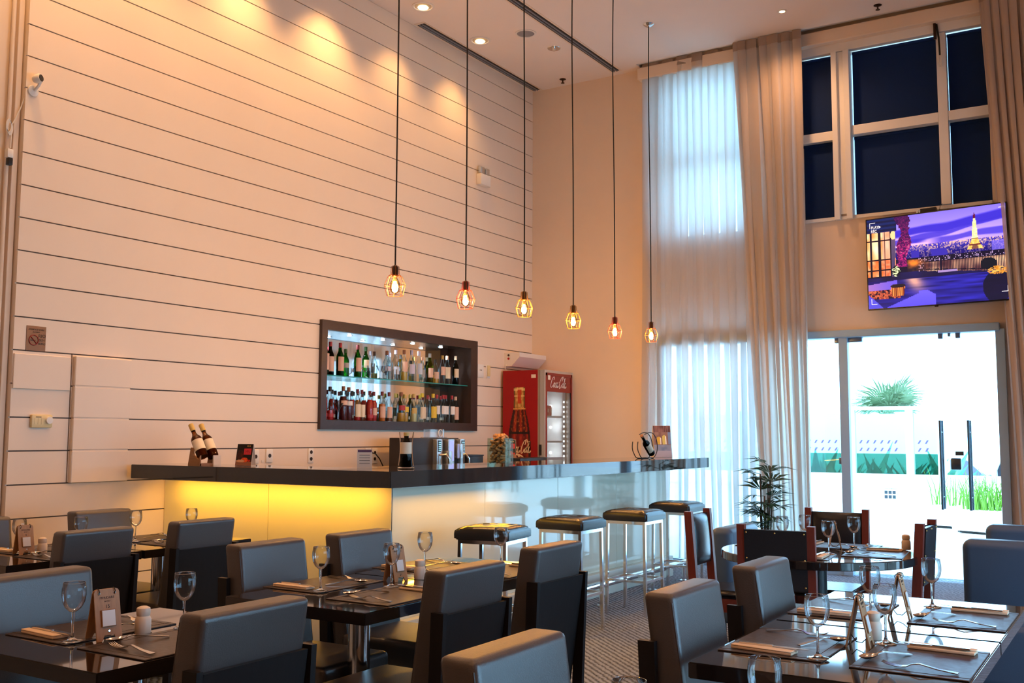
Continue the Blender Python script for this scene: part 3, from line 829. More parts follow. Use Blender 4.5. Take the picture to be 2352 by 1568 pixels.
# emergency light
r = thing('emergency_light', 'small twin emergency light high on the white boards', 'emergency light', (0, 9.57, 4.35))
B(0, .07, -.10, .10, -.09, .04, bevel=.01).build('case', 'white_plastic', r)
for s in (-.05, .05):
    B(.02, .06, s - .042, s + .042, .045, .12, bevel=.008).build('lamp_head', 'machine_silver', r)
# power sockets above the bar, light switch plates
def socket(y, z, label, w=.075, h=.115, holes=1, plug=False):
    o = thing('wall_socket', label, 'socket', (0, y, z), 0, 'sockets on the boarded wall')
    B(0, .012, -w / 2, w / 2, -h / 2, h / 2, bevel=.004).build('plate', 'white_plastic', o)
    for k in range(holes):
        zz = 0 if holes == 1 else (.03 if k == 0 else -.03)
        MB().lathe([(0, .0), (.017, .0), (.017, .003), (0, .002)], 14, mtx=frame((.011, 0, zz), (0, 1, 0), (0, 0, 1))).build('outlet', 'socket_bronze', o)
    return o
socket(6.17, 1.215, 'single white wall socket just right of the drinks tent card')
socket(6.33, 1.22, 'second white wall socket right of the tent card')
socket(6.84, 1.215, 'white two-hole wall socket standing alone left of the plugged pair', .065, .13, 2)
socket(7.63, 1.20, 'left socket plate of the pair, with a black plug in it', .085, .15, 2)
socket(7.73, 1.20, 'right socket plate of the pair beside the black plug', .085, .15, 2)
B(0, .004, 6.245, 6.275, 1.165, 1.185).build('wall_sticker', 'paper', smooth=0)
tag(bpy.data.objects['wall_sticker'], 'tiny white sticker between the first two sockets', 'sticker')
r = thing('power_cord', 'black plug and cord hanging from the socket pair', 'cord', (0.02, 7.64, 1.21))
MB().tube([(0, 0, .02), (.03, .0, .02), (.05, .03, .01), (.06, .08, -.04), (.06, .14, -.12), (.07, .2, -.28)], .006, 6).build('wire', 'cord_black', r)
MB().tube([(-.008, 0, .02), (.03, 0, .02)], .013, 10).build('plug', 'cord_black', r)
r = thing('switch_plate', 'white double outlet plate right of the bottle niche', 'switch', (0, 9.575, 2.13))
B(0, .012, -.06, .06, -.075, .075, bevel=.004).build('plate', 'white_plastic', r)
for s in (-.015, .015):
    B(.012, .014, s - .004, s + .004, .0, .015).build('slot', 'ink', r, smooth=0)
r = thing('remote_holder', 'small cream remote control in a wall cradle right of the outlet plate', 'remote control', (0, 9.73, 2.13))
B(0, .012, -.035, .035, -.075, .075, bevel=.003).build('cradle', 'white_plastic', r)
B(.012, .026, -.025, .025, -.055, .07, bevel=.005).build('remote', 'cream_plastic', r)
r = thing('air_curtain', 'wedge shaped white unit mounted on the wall above the drinks cooler', 'air unit', (0, 10.40, 2.27))
mb = MB().prism([(0, .10), (.21, .10), (.21, .05), (.10, -.06), (0, -.06)], .62, frame((0, .31, 0), (1, 0, 0), (0, 0, 1)))
mb.build('housing', 'white_plastic', r, smooth=0)
for zz in (.07, .03):
    MB().lathe([(0, 0), (.014, 0), (.014, .004), (0, .004)], 12, mtx=frame((.06, -.311, zz), (1, 0, 0), (0, 0, 1))).build('indicator', 'fridge_red' if zz < .05 else 'ink', r)
MB().tube([(.03, -.31, -.04), (.03, -.34, -.09), (.05, -.30, -.12)], .004, 6).build('wire', 'white_plastic', r)

# ================================================================== CEILING FITTINGS
def downlight(x, y, label):
    o = thing('ceiling_downlight', label, 'ceiling light', (x, y, ZC), 0, 'ceiling downlights')
    MB().lathe([(.115, 0), (.115, -.006), (.095, -.008), (.085, .0), (.085, .0)], 28).build('trim_ring', 'white_plastic', o)
    MB().lathe([(.086, -.002), (.06, -.0015), (.0, -.001)], 24).build('reflector', 'reflector', o)
    MB().lathe([(0, -.012), (.035, -.012), (.05, -.008), (.055, -.002), (0, -.002)], 20, (-.015, .02, 0)).build('lamp', 'lamp_glow', o)
downlight(.37, 7.94, 'round recessed downlight nearest the viewer along the boarded wall')
downlight(.37, 8.98, 'second glowing recessed downlight nearer the corner')
o = thing('ceiling_spotlight', 'tiny glowing ceiling spot in front of the curtains', 'ceiling light', (3.43, 9.94, ZC))
MB().lathe([(.05, 0), (.05, -.006), (.03, -.008), (.03, -.003)], 20).build('trim_ring', 'white_plastic', o)
MB().lathe([(0, -.010), (.022, -.008), (.03, -.003), (0, -.003)], 14).build('lamp', 'lamp_glow', o)
o = thing('ceiling_speaker', 'round grey ceiling speaker between the two slot vents', 'speaker', (.90, 9.07, ZC))
MB().lathe([(.115, 0), (.115, -.007), (.095, -.009), (.092, -.004)], 28).build('trim_ring', 'white_plastic', o)
MB().lathe([(0, -.010), (.05, -.009), (.094, -.005)], 24).build('grille', 'grey_plastic', o)
o = thing('ceiling_spot', 'small unlit chrome ceiling spot near the second slot vent', 'ceiling light', (.95, 9.60, ZC))
MB().lathe([(0, -.004), (.045, -.004), (.07, -.006), (.075, 0), (0, 0)], 22).build('trim_ring', 'chrome', o)
MB().lathe([(0, -.03), (.015, -.03), (.018, -.004), (0, -.004)], 12).build('lamp', 'chrome', o)
def sprinkler(x, y, label):
    o = thing('fire_sprinkler', label, 'sprinkler', (x, y, ZC), 0, 'ceiling sprinklers')
    MB().lathe([(0, -.012), (.02, -.012), (.04, -.003), (.04, 0), (0, 0)], 16).build('escutcheon', 'socket_bronze', o)
    MB().tube([(0, 0, -.012), (0, 0, -.045)], .008, 8).build('body', 'socket_bronze', o)
    MB().lathe([(0, -.045), (.022, -.046), (.022, -.050), (0, -.050)], 12).build('deflector', 'socket_bronze', o)
sprinkler(.55, 10.52, 'brown fire sprinkler near the far left corner of the ceiling')
sprinkler(4.29, 10.30, 'brown fire sprinkler in front of the upper window')
def slot_vent(x0, x1, y0, y1, label):
    o = thing('slot_vent', label, 'ceiling vent', ((x0 + x1) / 2, (y0 + y1) / 2, ZC), 0, 'linear slot vents')
    hx, hy = (x1 - x0) / 2, (y1 - y0) / 2
    B(-hx, hx, -hy, hy, -.004, 0).build('frame', 'plaster', o, smooth=0)
    for k in (-1, 0, 1):
        B(k * .036 - .011, k * .036 + .011, -hy + .03, hy - .03, -.006, -.004).build('slot', 'ink', o, smooth=0)
    for k in (-.5, .5):
        B(k * .036 - .005, k * .036 + .005, -hy + .03, hy - .03, -.016, -.004).build('vane', 'grey_plastic', o, smooth=0)
slot_vent(-.0 + .02, .15, 8.25, 10.71, 'long slot vent beside the boarded wall')
slot_vent(1.16, 1.30, 6.5, 10.62, 'long slot vent ending above the back wall left of the curtain')

# ================================================================== PENDANTS
def pendant(x, y, z, m, label):
    """z: lowest point of the cage"""
    o = thing('pendant_lamp', label, 'pendant lamp', (x, y, ZC), 0, 'caged pendant lamps over the bar')
    b = z - ZC
    MB().lathe([(0, -.03), (.02, -.03), (.05, -.012), (.06, 0), (0, 0)], 18).build('canopy', 'chrome', o)
    k = .01 * math.sin(y * 7)
    pts = [(k * math.sin(t * 5.0) * (1 - t) * 1.2, .4 * k * math.sin(t * 9) * (1 - t), -.02 + (b + .205 + .02) * t) for t in [q / 16 for q in range(17)]]
    MB().tube(pts, .0055, 6).build('cord', 'cord_black', o)
    MB().lathe([(0, b + .215), (.008, b + .21), (.02, b + .195), (.021, b + .135), (.016, b + .13), (0, b + .13)], 14).build('lamp_socket', 'socket_bronze', o)
    cg = MB()
    prof = [(.014, .205), (.026, .200), (.030, .145), (.046, .135), (.072, .072), (.054, .002)]
    for q in range(8):
        a = 2 * math.pi * q / 8
        cg.tube([(r_ * math.cos(a), r_ * math.sin(a), b + z_) for r_, z_ in prof], .0018, 5)
    for r_, z_ in ((.046, .135), (.072, .072), (.054, .002)):
        cg.tube([(r_ * math.cos(2 * math.pi * q / 8), r_ * math.sin(2 * math.pi * q / 8), b + z_) for q in range(8)], .0018, 5, closed=True)
    cg.build('cage', m, o)
    bl = MB().lathe([(.012, b + .138), (.016, b + .12), (.034, b + .085), (.037, b + .06), (.030, b + .032), (.014, b + .018), (0, b + .016)], 16).build('bulb', 'bulb_glass', o)
    fl = MB()
    for q in range(6):
        a = 2 * math.pi * q / 6
        fl.tube([(.008 * math.cos(a), .008 * math.sin(a), b + .10), (.013 * math.cos(a), .013 * math.sin(a), b + .035)], .0030, 5)
    fl.build('filament', 'filament', bl)
    lamp('bulb_light', 'POINT', (x, y, z + .06), 31, (1, .50, .17), shadow_soft_size=.03)
for i, (yy, zz, m, nm) in enumerate(((5.35, 2.335, 'cage_copper', 'copper caged pendant lamp over the near corner of the bar'), (6.19, 2.34, 'cage_red', 'red caged pendant lamp left of the corner line, second along the bar'), (7.03, 2.365, 'cage_yellow', 'yellow caged pendant lamp in front of the room corner, third along the bar'), (7.87, 2.345, 'cage_yellow', 'yellow caged pendant lamp against the plain back wall, fourth along the bar'), (8.70, 2.325, 'cage_red', 'red caged pendant lamp beside the curtain edge, fifth along the bar'), (9.54, 2.36, 'cage_copper', 'smallest copper caged pendant lamp in front of the sheer curtain'))):
    pendant(2.13, yy, zz, m, nm)

# ================================================================== DRINKS COOLER
SCRIPT = [  # hand-drawn script strokes, x-height 1
    [(1.45, 1.45), (1.55, 1.85), (1.30, 2.0), (.85, 1.75), (.45, 1.15), (.30, .5), (.50, .05), (.95, .08), (1.35, .45)],
    [(1.95, .95), (1.65, .75), (1.55, .35), (1.75, .05), (2.05, .25), (2.15, .7), (1.95, .95), (1.85, .75), (2.25, .7)],
    [(2.85, .75), (2.75, .97), (2.5, .8), (2.35, .35), (2.5, .03), (2.8, .12), (3.05, .5)],
    [(3.65, .85), (3.4, .97), (3.15, .6), (3.15, .15), (3.35, .02), (3.6, .4), (3.75, .97), (3.65, .5), (3.65, .1), (3.8, .03), (4.05, .4)],
    [(4.05, 1.05), (4.3, 1.08)],
    [(5.55, 1.3), (5.75, 1.75), (5.5, 2.1), (5.05, 1.8), (4.6, 1.1), (4.45, .35), (4.7, -.1), (5.2, .1), (5.5, .6)],
    [(5.5, 2.1), (6.0, 2.15), (6.4, 1.75), (6.8, 1.6), (7.2, 1.9)],
    [(6.15, .95), (5.85, .7), (5.75, .3), (5.95, .03), (6.25, .25), (6.35, .7), (6.15, .95), (6.1, .75), (6.5, .75)],
    [(6.5, .4), (6.85, 1.2), (6.95, 1.75), (6.8, 1.8), (6.65, 1.1), (6.6, .3), (6.75, .03), (7.0, .35)],
    [(7.55, .85), (7.3, .97), (7.1, .6), (7.1, .15), (7.3, .02), (7.5, .4), (7.65, .97), (7.55, .5), (7.6, .1), (7.75, .03), (8.0, .35)],
]
def spline(p, n=6):
    out = []
    q = [p[0]] + list(p) + [p[-1]]
    for i in range(1, len(q) - 2):
        for k in range(n):
            t = k / n
            out.append(tuple(.5 * (2 * q[i][d] + (q[i + 1][d] - q[i - 1][d]) * t + (2 * q[i - 1][d] - 5 * q[i][d] + 4 * q[i + 1][d] - q[i + 2][d]) * t * t + (3 * q[i][d] - q[i - 1][d] - 3 * q[i + 1][d] + q[i + 2][d]) * t ** 3) for d in (0, 1)))
    out.append(tuple(p[-1]))
    return out
def script_logo(parent, m, origin, ux, uy, width, nib=.13, name='script_lettering', strokes=SCRIPT, ysc=1.9):
    T = frame(origin, ux, uy)
    s = width / 8.0
    mb = MB()
    for st in strokes:
        pts = spline(st)
        pts = [((x + .30 * y - .2) * s, y * s * ysc) for x, y in pts]
        prev = None
        for i, (x, y) in enumerate(pts):
            a = pts[max(i - 1, 0)]; bb = pts[min(i + 1, len(pts) - 1)]
            tx, ty = bb[0] - a[0], bb[1] - a[1]
            L = math.hypot(tx, ty) or 1
            nx, ny = -ty / L, tx / L
            wdt = s * nib * (.35 + .75 * abs(nx * .9 + ny * .25))
            cur = (T @ Vector((x + nx * wdt, y + ny * wdt, .0012)), T @ Vector((x - nx * wdt, y - ny * wdt, .0012)))
            if prev:
                mb.quad(prev[0], prev[1], cur[1], cur[0])
            prev = cur
    return mb.build(name, m, parent, smooth=0)
FX0, FX1, FY0, FY1, FZ = .04, .60, 10.00, 10.68, 2.15
fr = thing('drinks_cooler', 'tall red glass door drinks cooler in the corner behind the bar', 'refrigerator', (0, 0, 0))
mb = MB().box(FX0, FX0 + .05, FY0, FY1, .12, FZ).box(FX0 + .05, FX1 - .09, FY0, FY0 + .04, .12, FZ).box(FX0 + .05, FX1 - .09, FY1 - .04, FY1, .12, FZ).box(FX0 + .05, FX1 - .09, FY0 + .04, FY1 - .04, FZ - .06, FZ).box(FX0 + .05, FX1 - .09, FY0 + .04, FY1 - .04, .12, .34)
mb.box(FX0 + .03, FX1 - .1, FY0 + .03, FY1 - .03, .02, .12)
mb.build('cabinet', 'fridge_red', fr)
FP = FX1 - .09
pw = FP - FX0
def bottle_art(u, v):
    z = FZ - v * (FZ - .12)
    base = (.60, .0, .01)
    t = (FZ - z) / .98                        # 0 at top of panel, 1 at z 1.17
    hw = None
    for (a, wa), (b_, wb) in zip(((.19, .155), (.23, .165), (.30, .155), (.42, .165), (.50, .20), (.60, .26), (.72, .305), (.85, .33), (1.0, .335)), ((.23, .165), (.30, .155), (.42, .165), (.50, .20), (.60, .26), (.72, .305), (.85, .33), (1.0, .335), (1.35, .31))):
        if a <= t < b_:
            hw = wa + (wb - wa) * (t - a) / (b_ - a)
    if hw is None or abs(u - .48) > hw:
        return base
    s = (u - .48) / hw
    n1 = vnoise(u * 26, v * 60); n2 = vnoise(u * 60, v * 90, 3)
    if t < .44:                                # clear neck with bead
        c = mixc((.62, .42, .14), (.95, .75, .45), n1)
        if abs(s) > .75: c = mixc(c, (.25, .20, .06), .7)
        if .21 < t < .235 or .285 < t < .30: c = mixc(c, (.98, .9, .6), .7)
        if abs(s) < .35 and .22 < t < .38: c = mixc(c, (.75, .16, .05), .75)
        return c
    if t < .46:
        return mixc((.95, .75, .42), (.8, .5, .2), n2)
    flute = math.sin(s * 3.2 * math.pi)
    c = mixc((.22, .02, .01), (.62, .16, .03), .5 + .5 * flute)
    c = mixc(c, (.95, .62, .22), max(0, n2 - .62) * 2.0)
    if abs(s) > .80: c = mixc(c, (.10, .04, .01), .7)
    if .72 < t < .75: c = mixc(c, (.06, .01, .0), .8)
    if t > .75: c = mixc(c, (.55, .01, .01), .55 * (1 - abs(s)))
    return c
painting('side_picture', bottle_art, 70, 150, (FX0 + .005, FY0 - .0015, FZ - .005), (pw - .01, 0, 0), (0, 0, -(FZ - .13)), 'print_ink', fr)
script_logo(fr, 'logo_cream', (FX0 + pw * .20, FY0 - .003, 1.205), (1, 0, 0), (0, 0, 1), pw * .62, nib=.17)
wave = MB().prism([(0, 0), (.05, .028), (.10, .033), (.16, .012), (.19, -.015), (.14, .0), (.115, -.012), (.10, .012), (.06, .012)], .001, frame((FX0 + pw * .22, FY0 - .004, 1.165), (1, 0, 0), (0, 0, 1)))
wave.build('wave_mark', 'logo_cream', fr, smooth=0)
B(FX0 + pw * .82, FX0 + pw * .95, FY0 - .003, FY0 - .001, 2.06, 2.10).build('asset_sticker', 'paper', fr, smooth=0)
# interior, door
mb = MB().box(FX0 + .05, FX0 + .055, FY0 + .04, FY1 - .04, .34, FZ - .06).box(FX0 + .05, FP, FY0 + .04, FY0 + .045, .34, FZ - .06).box(FX0 + .05, FP, FY1 - .045, FY1 - .04, .34, FZ - .06).box(FX0 + .05, FP, FY0 + .04, FY1 - .04, FZ - .066, FZ - .06).box(FX0 + .05, FP, FY0 + .04, FY1 - .04, .34, .346)
mb.build('inside_liner', 'fridge_inside', fr, smooth=0)
sect_rect_holes(MB(), 'x', FP, FP + .025, FY0, FY1, .12, FZ, [(FY0 + .045, FY1 - .045, .35, FZ - .06)]).build('side_jamb', 'fridge_grey', fr, smooth=0)
mb = sect_rect_holes(MB(), 'x', FP + .03, FX1, FY0, FY1, .12, FZ, [(FY0 + .06, FY1 - .05, .35, FZ - .06)])
door = mb.build('door', 'fridge_alu', fr, smooth=0)
B(FX1 - .012, FX1 - .006, FY0 + .06, FY1 - .05, 1.905, FZ - .06).build('header_panel', 'fridge_door_red', door, smooth=0)
mb = MB().box(FX1 - .012, FX1 + .001, FY0 + .025, FY0 + .06, .3, FZ - .03).box(FX1 - .012, FX1 + .001, FY1 - .05, FY1 - .02, .3, FZ - .03).box(FX1 - .012, FX1 + .001, FY0 + .025, FY1 - .02, FZ - .06, FZ - .03)
mb.build('door_border', 'fridge_door_red', door, smooth=0)
B(FX1 - .010, FX1 - .006, FY0 + .06, FY1 - .05, .35, 1.905).build('door_glass', 'cooler_glass', door, smooth=0)
script_logo(fr, 'logo_white', (FX1 - .004, FY0 + .14, 1.955), (0, 1, 0), (0, 0, 1), .38, nib=.12, name='door_lettering', ysc=1.3)
B(FX1 + .001, FX1 + .003, FY0 + .075, FY0 + .13, 2.04, 2.09).build('door_sticker', 'paper', door, smooth=0)
B(FP + .026, FP + .05, FY0 - .015, FY0 + .015, 1.18, 1.30).build('door_grip', 'dark_plastic', door, smooth=0)
for zz in (1.62, 1.33, 1.04, .75):
    B(FP - .32, FP + .015, FY0 + .05, FY1 - .12, zz - .010, zz + .010).build('shelf', 'fridge_inside', fr, smooth=0)
mb = MB()
for k in range(15):
    mb.lathe([(0, .004), (.011, .003), (.012, 0), (0, 0)], 10, mtx=frame((FP + .012, FY1 - .085, 1.80 - k * .058), (0, 1, 0), (0, 0, 1)))
mb.build('led_column', 'led_fridge', fr)
B(FP - .01, FP + .012, FY1 - .115, FY1 - .05, .36, 2.05).build('led_bar', 'fridge_inside', fr, smooth=0)
for k in range(4):
    o = thing('drink_can', 'red drinks can in the cooler, %s of four from the left' % ordn(k), 'can', (FP - .03, FY0 + .10 + k * .072, 1.6305), 0, 'cans in the drinks cooler')
    MB().lathe([(0, 0), (.024, 0), (.030, .008), (.030, .108), (.024, .118), (0, .118)], 16).build('can_body', 'can_red', o)
    MB().lathe([(0, .1185), (.023, .1185), (.024, .121), (.022, .121), (0, .119)], 16).build('can_lid', 'chrome', o)
    B(.0295, .0310, -.012, .012, .04, .08).build('can_label', 'logo_white', o, smooth=0)
for zz in (1.75, 1.5, 1.2, .9):
    lamp('cooler_light', 'POINT', (FP - .12, FY1 - .16, zz), 1.6, (.95, .98, 1), shadow_soft_size=.02)

# ================================================================== ON THE BAR
ZB = 1.1805
# sloping bottle rack with two liqueur bottles
def plain_bottle(name, label, cat, mtx, h, r, glass, cap, lab, group=None, liq=None, lab_span=(.2, .5), neck=.42, capf=.80):
    t = thing(name, label, cat, (0, 0, 0), 0, group)
    hs = h * (1 - neck); rn = r * .38
    MB().lathe([(0, .003), (r * .9, 0), (r, .01), (r, hs * .9), (r * .9, hs), (r * .55, hs + h * .07), (rn, hs + h * .14), (rn, h * .98), (0, h * .98)], 18).build('bottle_glass', glass, t, smooth=50)
    MB().lathe([(0, h), (rn * 1.2, h), (rn * 1.25, h * .98), (rn * 1.15, h * capf), (rn, h * capf)], 14).build('cap', cap, t)
    rr = r * 1.02
    MB().grid(lambda u, v: Vector((rr * math.cos(R(-80 + 160 * u)), rr * math.sin(R(-80 + 160 * u)), h * (lab_span[0] + (lab_span[1] - lab_span[0]) * v))), 10, 1).build('paper_label', lab, t, smooth=60)
    if liq:
        MB().lathe([(0, .006), (r * .92, .006), (r * .92, hs * .88), (r * .5, hs + h * .05), (0, hs + h * .05)], 14).build('liquid', liq, t, smooth=50)
    t.matrix_world = mtx
    return t
r = thing('bottle_rack', 'small sloping wooden rack holding two amber bottles', 'rack', (.60, 5.09, ZB))
mb = MB().prism([(-.06, 0), (.065, 0), (.065, .07), (.045, .04), (-.005, .075), (-.015, .125), (-.035, .125)], .012, frame((0, -.075, 0), (1, 0, 0), (0, 0, 1)))
mb.build('side_board', 'wood_rack', r, smooth=0)
mb = MB().prism([(-.06, 0), (.065, 0), (.065, .07), (.045, .04), (-.005, .075), (-.015, .125), (-.035, .125)], .012, frame((0, .10, 0), (1, 0, 0), (0, 0, 1)))
mb.build('side_board', 'wood_rack', r, smooth=0)
B(-.06, .065, -.085, .10, 0, .012).build('base_board', 'wood_rack', r, smooth=0)
B(.065, .075, .03, .10, 0, .07).build('end_board', 'paper', r, smooth=0)
bmat('g_amber', (.55, .25, .05), (.08, .03, .01))
for dy, dx, lab in ((-.04, 0, 'nearer amber liqueur bottle leaning in the wooden rack'), (.055, 0.0, 'farther amber liqueur bottle leaning in the wooden rack')):
    ax = Vector((-.52, 0, .855)).normalized()
    base = Vector((.60 + .045 + dx, 5.09 + dy, ZB + .055))
    T = Matrix.Translation(base) @ Vector((0, 0, 1)).rotation_difference(ax).to_matrix().to_4x4() @ Matrix.Rotation(R(-35), 4, 'Z')
    plain_bottle('amber_bottle', lab, 'bottle', T, .275, .040, 'g_amber', 'p_gold', 'p_cream', 'bottles in the wooden rack', 'liq_brown')
# tent cards
def drink_art(u, v, k=0):
    c = (.05, .02, .03)
    if v > .82: c = (.55, .36, .26)
    if k == 0 and .45 < u < .93 and .20 < v < .48: c = (.78, .17, .20) if not (.27 < v < .42 and .55 < u < .85 and vnoise(u * 30, v * 40) > .5) else (.62, .1, .13)
    if ((u - .25) / .2) ** 2 + ((v - .5) / .22) ** 2 < 1: c = mixc((.35, .09, .02), (.12, .03, .02), vnoise(u * 20, v * 20))
    if ((u - .55) / .22) ** 2 + ((v - .73) / .11) ** 2 < 1: c = mixc((.95, .38, .06), (.75, .2, .05), vnoise(u * 18, v * 30))
    if ((u - .30) / .28) ** 2 + ((v - .78) / .06) ** 2 < 1: c = (.80, .58, .42)
    if ((u - .83) / .09) ** 2 + ((v - .76) / .05) ** 2 < 1: c = (.7, .06, .05)
    if .62 < u < .85 and .06 < v < .12: c = (.85, .65, .3) if hash2(int(u * 40), 3) > .35 else c
    return c
def tent_card(name, label, loc, rz, w_, h_, art, d=.07, faces=24):
    t = thing(name, label, 'tent card', loc, rz)
    mb = MB()
    mb.hexa([(-w_ / 2, -d / 2, 0), (w_ / 2, -d / 2, 0), (w_ / 2, -d / 2 + .002, 0), (-w_ / 2, -d / 2 + .002, 0), (-w_ / 2, -.001, h_), (w_ / 2, -.001, h_), (w_ / 2, .001, h_), (-w_ / 2, .001, h_)])
    mb.build('front_leaf', 'paper', t, smooth=0)
    MB().hexa([(-w_ / 2, d / 2 - .002, 0), (w_ / 2, d / 2 - .002, 0), (w_ / 2, d / 2, 0), (-w_ / 2, d / 2, 0), (-w_ / 2, -.001, h_), (w_ / 2, -.001, h_), (w_ / 2, .001, h_), (-w_ / 2, .001, h_)]).build('back_leaf', 'paper', t, smooth=0)
    B(-w_ / 2, w_ / 2, -d / 2, d / 2, 0, .002).build('base_fold', 'paper', t, smooth=0)
    painting('printed_face', art, faces, int(faces * 1.8), (-w_ / 2 + .002, -.003, h_ - .002), (w_ - .004, 0, 0), (0, -d / 2 + .001, -h_ + .004), 'print_ink', t)
    return t
tent_card('drink_card', 'dark cocktail tent card with a pink panel beside the bottle rack', (1.02, 5.10, ZB), R(18), .125, .155, drink_art)
def arch_art(u, v):
    c = mixc((.42, .30, .26), (.70, .58, .50), vnoise(u * 14, v * 9))
    if v < .2: c = mixc((.30, .17, .14), (.60, .42, .36), vnoise(u * 18, v * 6))
    if .2 < v < .6:
        c = mixc((.46, .30, .25), (.65, .5, .42), vnoise(u * 8, v * 8, 2))
        if ((u - .30) / .13) ** 2 + (max(0, .42 - v) / .07) ** 2 < 1: c = (.84, .66, .12) if u < .36 else (.95, .92, .85)
        if ((u - .62) / .12) ** 2 + (max(0, .38 - v) / .08) ** 2 < 1: c = (.86, .78, .38) if u < .68 else (.95, .93, .88)
        if u > .82: c = (.48, .56, .70)
    if v > .62: c = mixc((.62, .62, .68), (.45, .50, .60), vnoise(u * 6, v * 14))
    if v > .80: c = (.68, .66, .72)
    return c
cdv = tent_card('picture_card', 'tilted picture tent card of an archway at the far end of the bar', (2.06, 9.93, ZB), R(48), .20, .33, arch_art, .10, 30)
# wine bottle lying in a wire cradle
wc = thing('wire_cradle', 'looped black wire cradle holding a wine bottle near the bar end', 'bottle holder', (2.16, 9.30, ZB))
ux = Vector((-.05, .99, 0)).normalized()
for off in (-.028, .028):
    pts = [(off, -.20, .15), (off, -.225, .165), (off, -.235, .10), (off, -.20, .05), (off, -.13, .006), (off, .05, .006), (off, .14, .006), (off, .21, .05), (off, .235, .11), (off, .21, .19), (off, .13, .245), (off, .03, .255), (off, -.07, .235)]
    pts = [(p[0], q[1], q[2]) for p, q in zip([(off, 0)] * 200, [(0, a, b_) for a, b_ in spline([(q[1], q[2]) for q in pts], 5)])]
    MB().tube(pts[5:], .0045, 6).build('wire_loop', 'cord_black', wc)
MB().tube([(-.028, .02, .006), (.028, .02, .006)], .0045, 6).build('cross_wire', 'cord_black', wc)
ax = Vector((0, -.80, .60)).normalized()
T = Matrix.Translation((2.16, 9.46, ZB + .045)) @ Vector((0, 0, 1)).rotation_difference(ax).to_matrix().to_4x4()
plain_bottle('wine_bottle', 'green wine bottle reclining in the wire cradle', 'bottle', T, .30, .037, 'g_dark', 'p_brownl', 'p_cream', lab_span=(.18, .55), neck=.40, capf=.93)
# standing wine bottle in a twisted holder at the corner
ws = thing('bottle_stand', 'upright chrome wire stand with a wine bottle at the bar corner', 'bottle holder', (2.26, 5.33, ZB))
for s in (-1, 1):
    MB().tube(spline([(s * .0, 0)] * 1 + [(0, .0), (.05, .06), (.045, .16), (.03, .24)], 5) and [(s * (.052 - .012 * math.sin(t * 3)), .01 * s, .02 + .22 * t) for t in [q / 10 for q in range(11)]], .004, 6).build('side_wire', 'chrome', ws)
MB().tube([(.05 * math.cos(2 * math.pi * k / 20), .05 * math.sin(2 * math.pi * k / 20), .006) for k in range(20)], .005, 6, closed=True).build('base_ring', 'chrome', ws)
T = Matrix.Translation((2.26, 5.33, ZB + .012)) @ Matrix.Rotation(R(-50), 4, 'Z')
plain_bottle('red_wine_bottle', 'wine bottle with cream label standing at the corner of the bar', 'bottle', T, .225, .041, 'g_dark', 'p_gold', 'p_cream', lab_span=(.38, .72), neck=.30, capf=.9)
# price card behind it
pc = thing('price_card', 'small cream price card with purple heading beside the wine bottle', 'card', (1.95, 5.46 - .18, ZB), R(35))
B(-.05, .05, 0, .002, 0, .125).build('card_sheet', 'paper', pc, smooth=0)
B(-.046, .046, -.001, 0, .105, .121).build('heading_band', 'print_purple', pc, smooth=0)
for k in range(4):
    B(-.035, .035, -.001, 0, .03 + k * .018, .033 + k * .018).build('text_line', 'ink', pc, smooth=0)
# glass vase of corks
vz = thing('cork_vase', 'square clear glass vase filled with wine corks on the bar', 'vase', (2.28, 6.45, ZB), R(10))
for x0, x1, y0, y1 in ((-.075, -.070, -.075, .075), (.070, .075, -.075, .075), (-.075, .075, -.075, -.070), (-.075, .075, .070, .075)):
    B(x0, x1, y0, y1, 0, .20).build('glass_side', 'vase_glass', vz, smooth=0)
B(-.075, .075, -.075, .075, 0, .012).build('glass_base', 'vase_glass', vz, smooth=0)
rnd = random.Random(4)
cork_me = None
for k in range(90):
    lay = k // 9
    x, y = ((k % 9) % 3 - 1) * .044 + rnd.uniform(-.006, .006), ((k % 9) // 3 - 1) * .044 + rnd.uniform(-.006, .006)
    z = .030 + lay * .0205 + rnd.uniform(-.002, .002)
    if lay >= 8:
        f = 1 - (lay - 7) * .22
        x *= f; y *= f
    if cork_me is None:
        o = MB().lathe([(0, -.022), (.0105, -.022), (.0115, -.020), (.0115, .020), (.0105, .022), (0, .022)], 10).build('cork', 'cork')
        cork_me = o.data
    else:
        o = bpy.data.objects.new('cork', cork_me); COL.objects.link(o)
    wx = 2.28 + x * math.cos(R(10)) - y * math.sin(R(10)); wy = 6.45 + x * math.sin(R(10)) + y * math.cos(R(10))
    o.location = (wx, wy, ZB + z)
    o.rotation_euler = (rnd.uniform(.9, 2.2), rnd.uniform(-.5, .5), rnd.uniform(0, 6.28))
    tag(o, 'loose wine cork in the square glass vase', 'cork', 'corks in the glass vase')
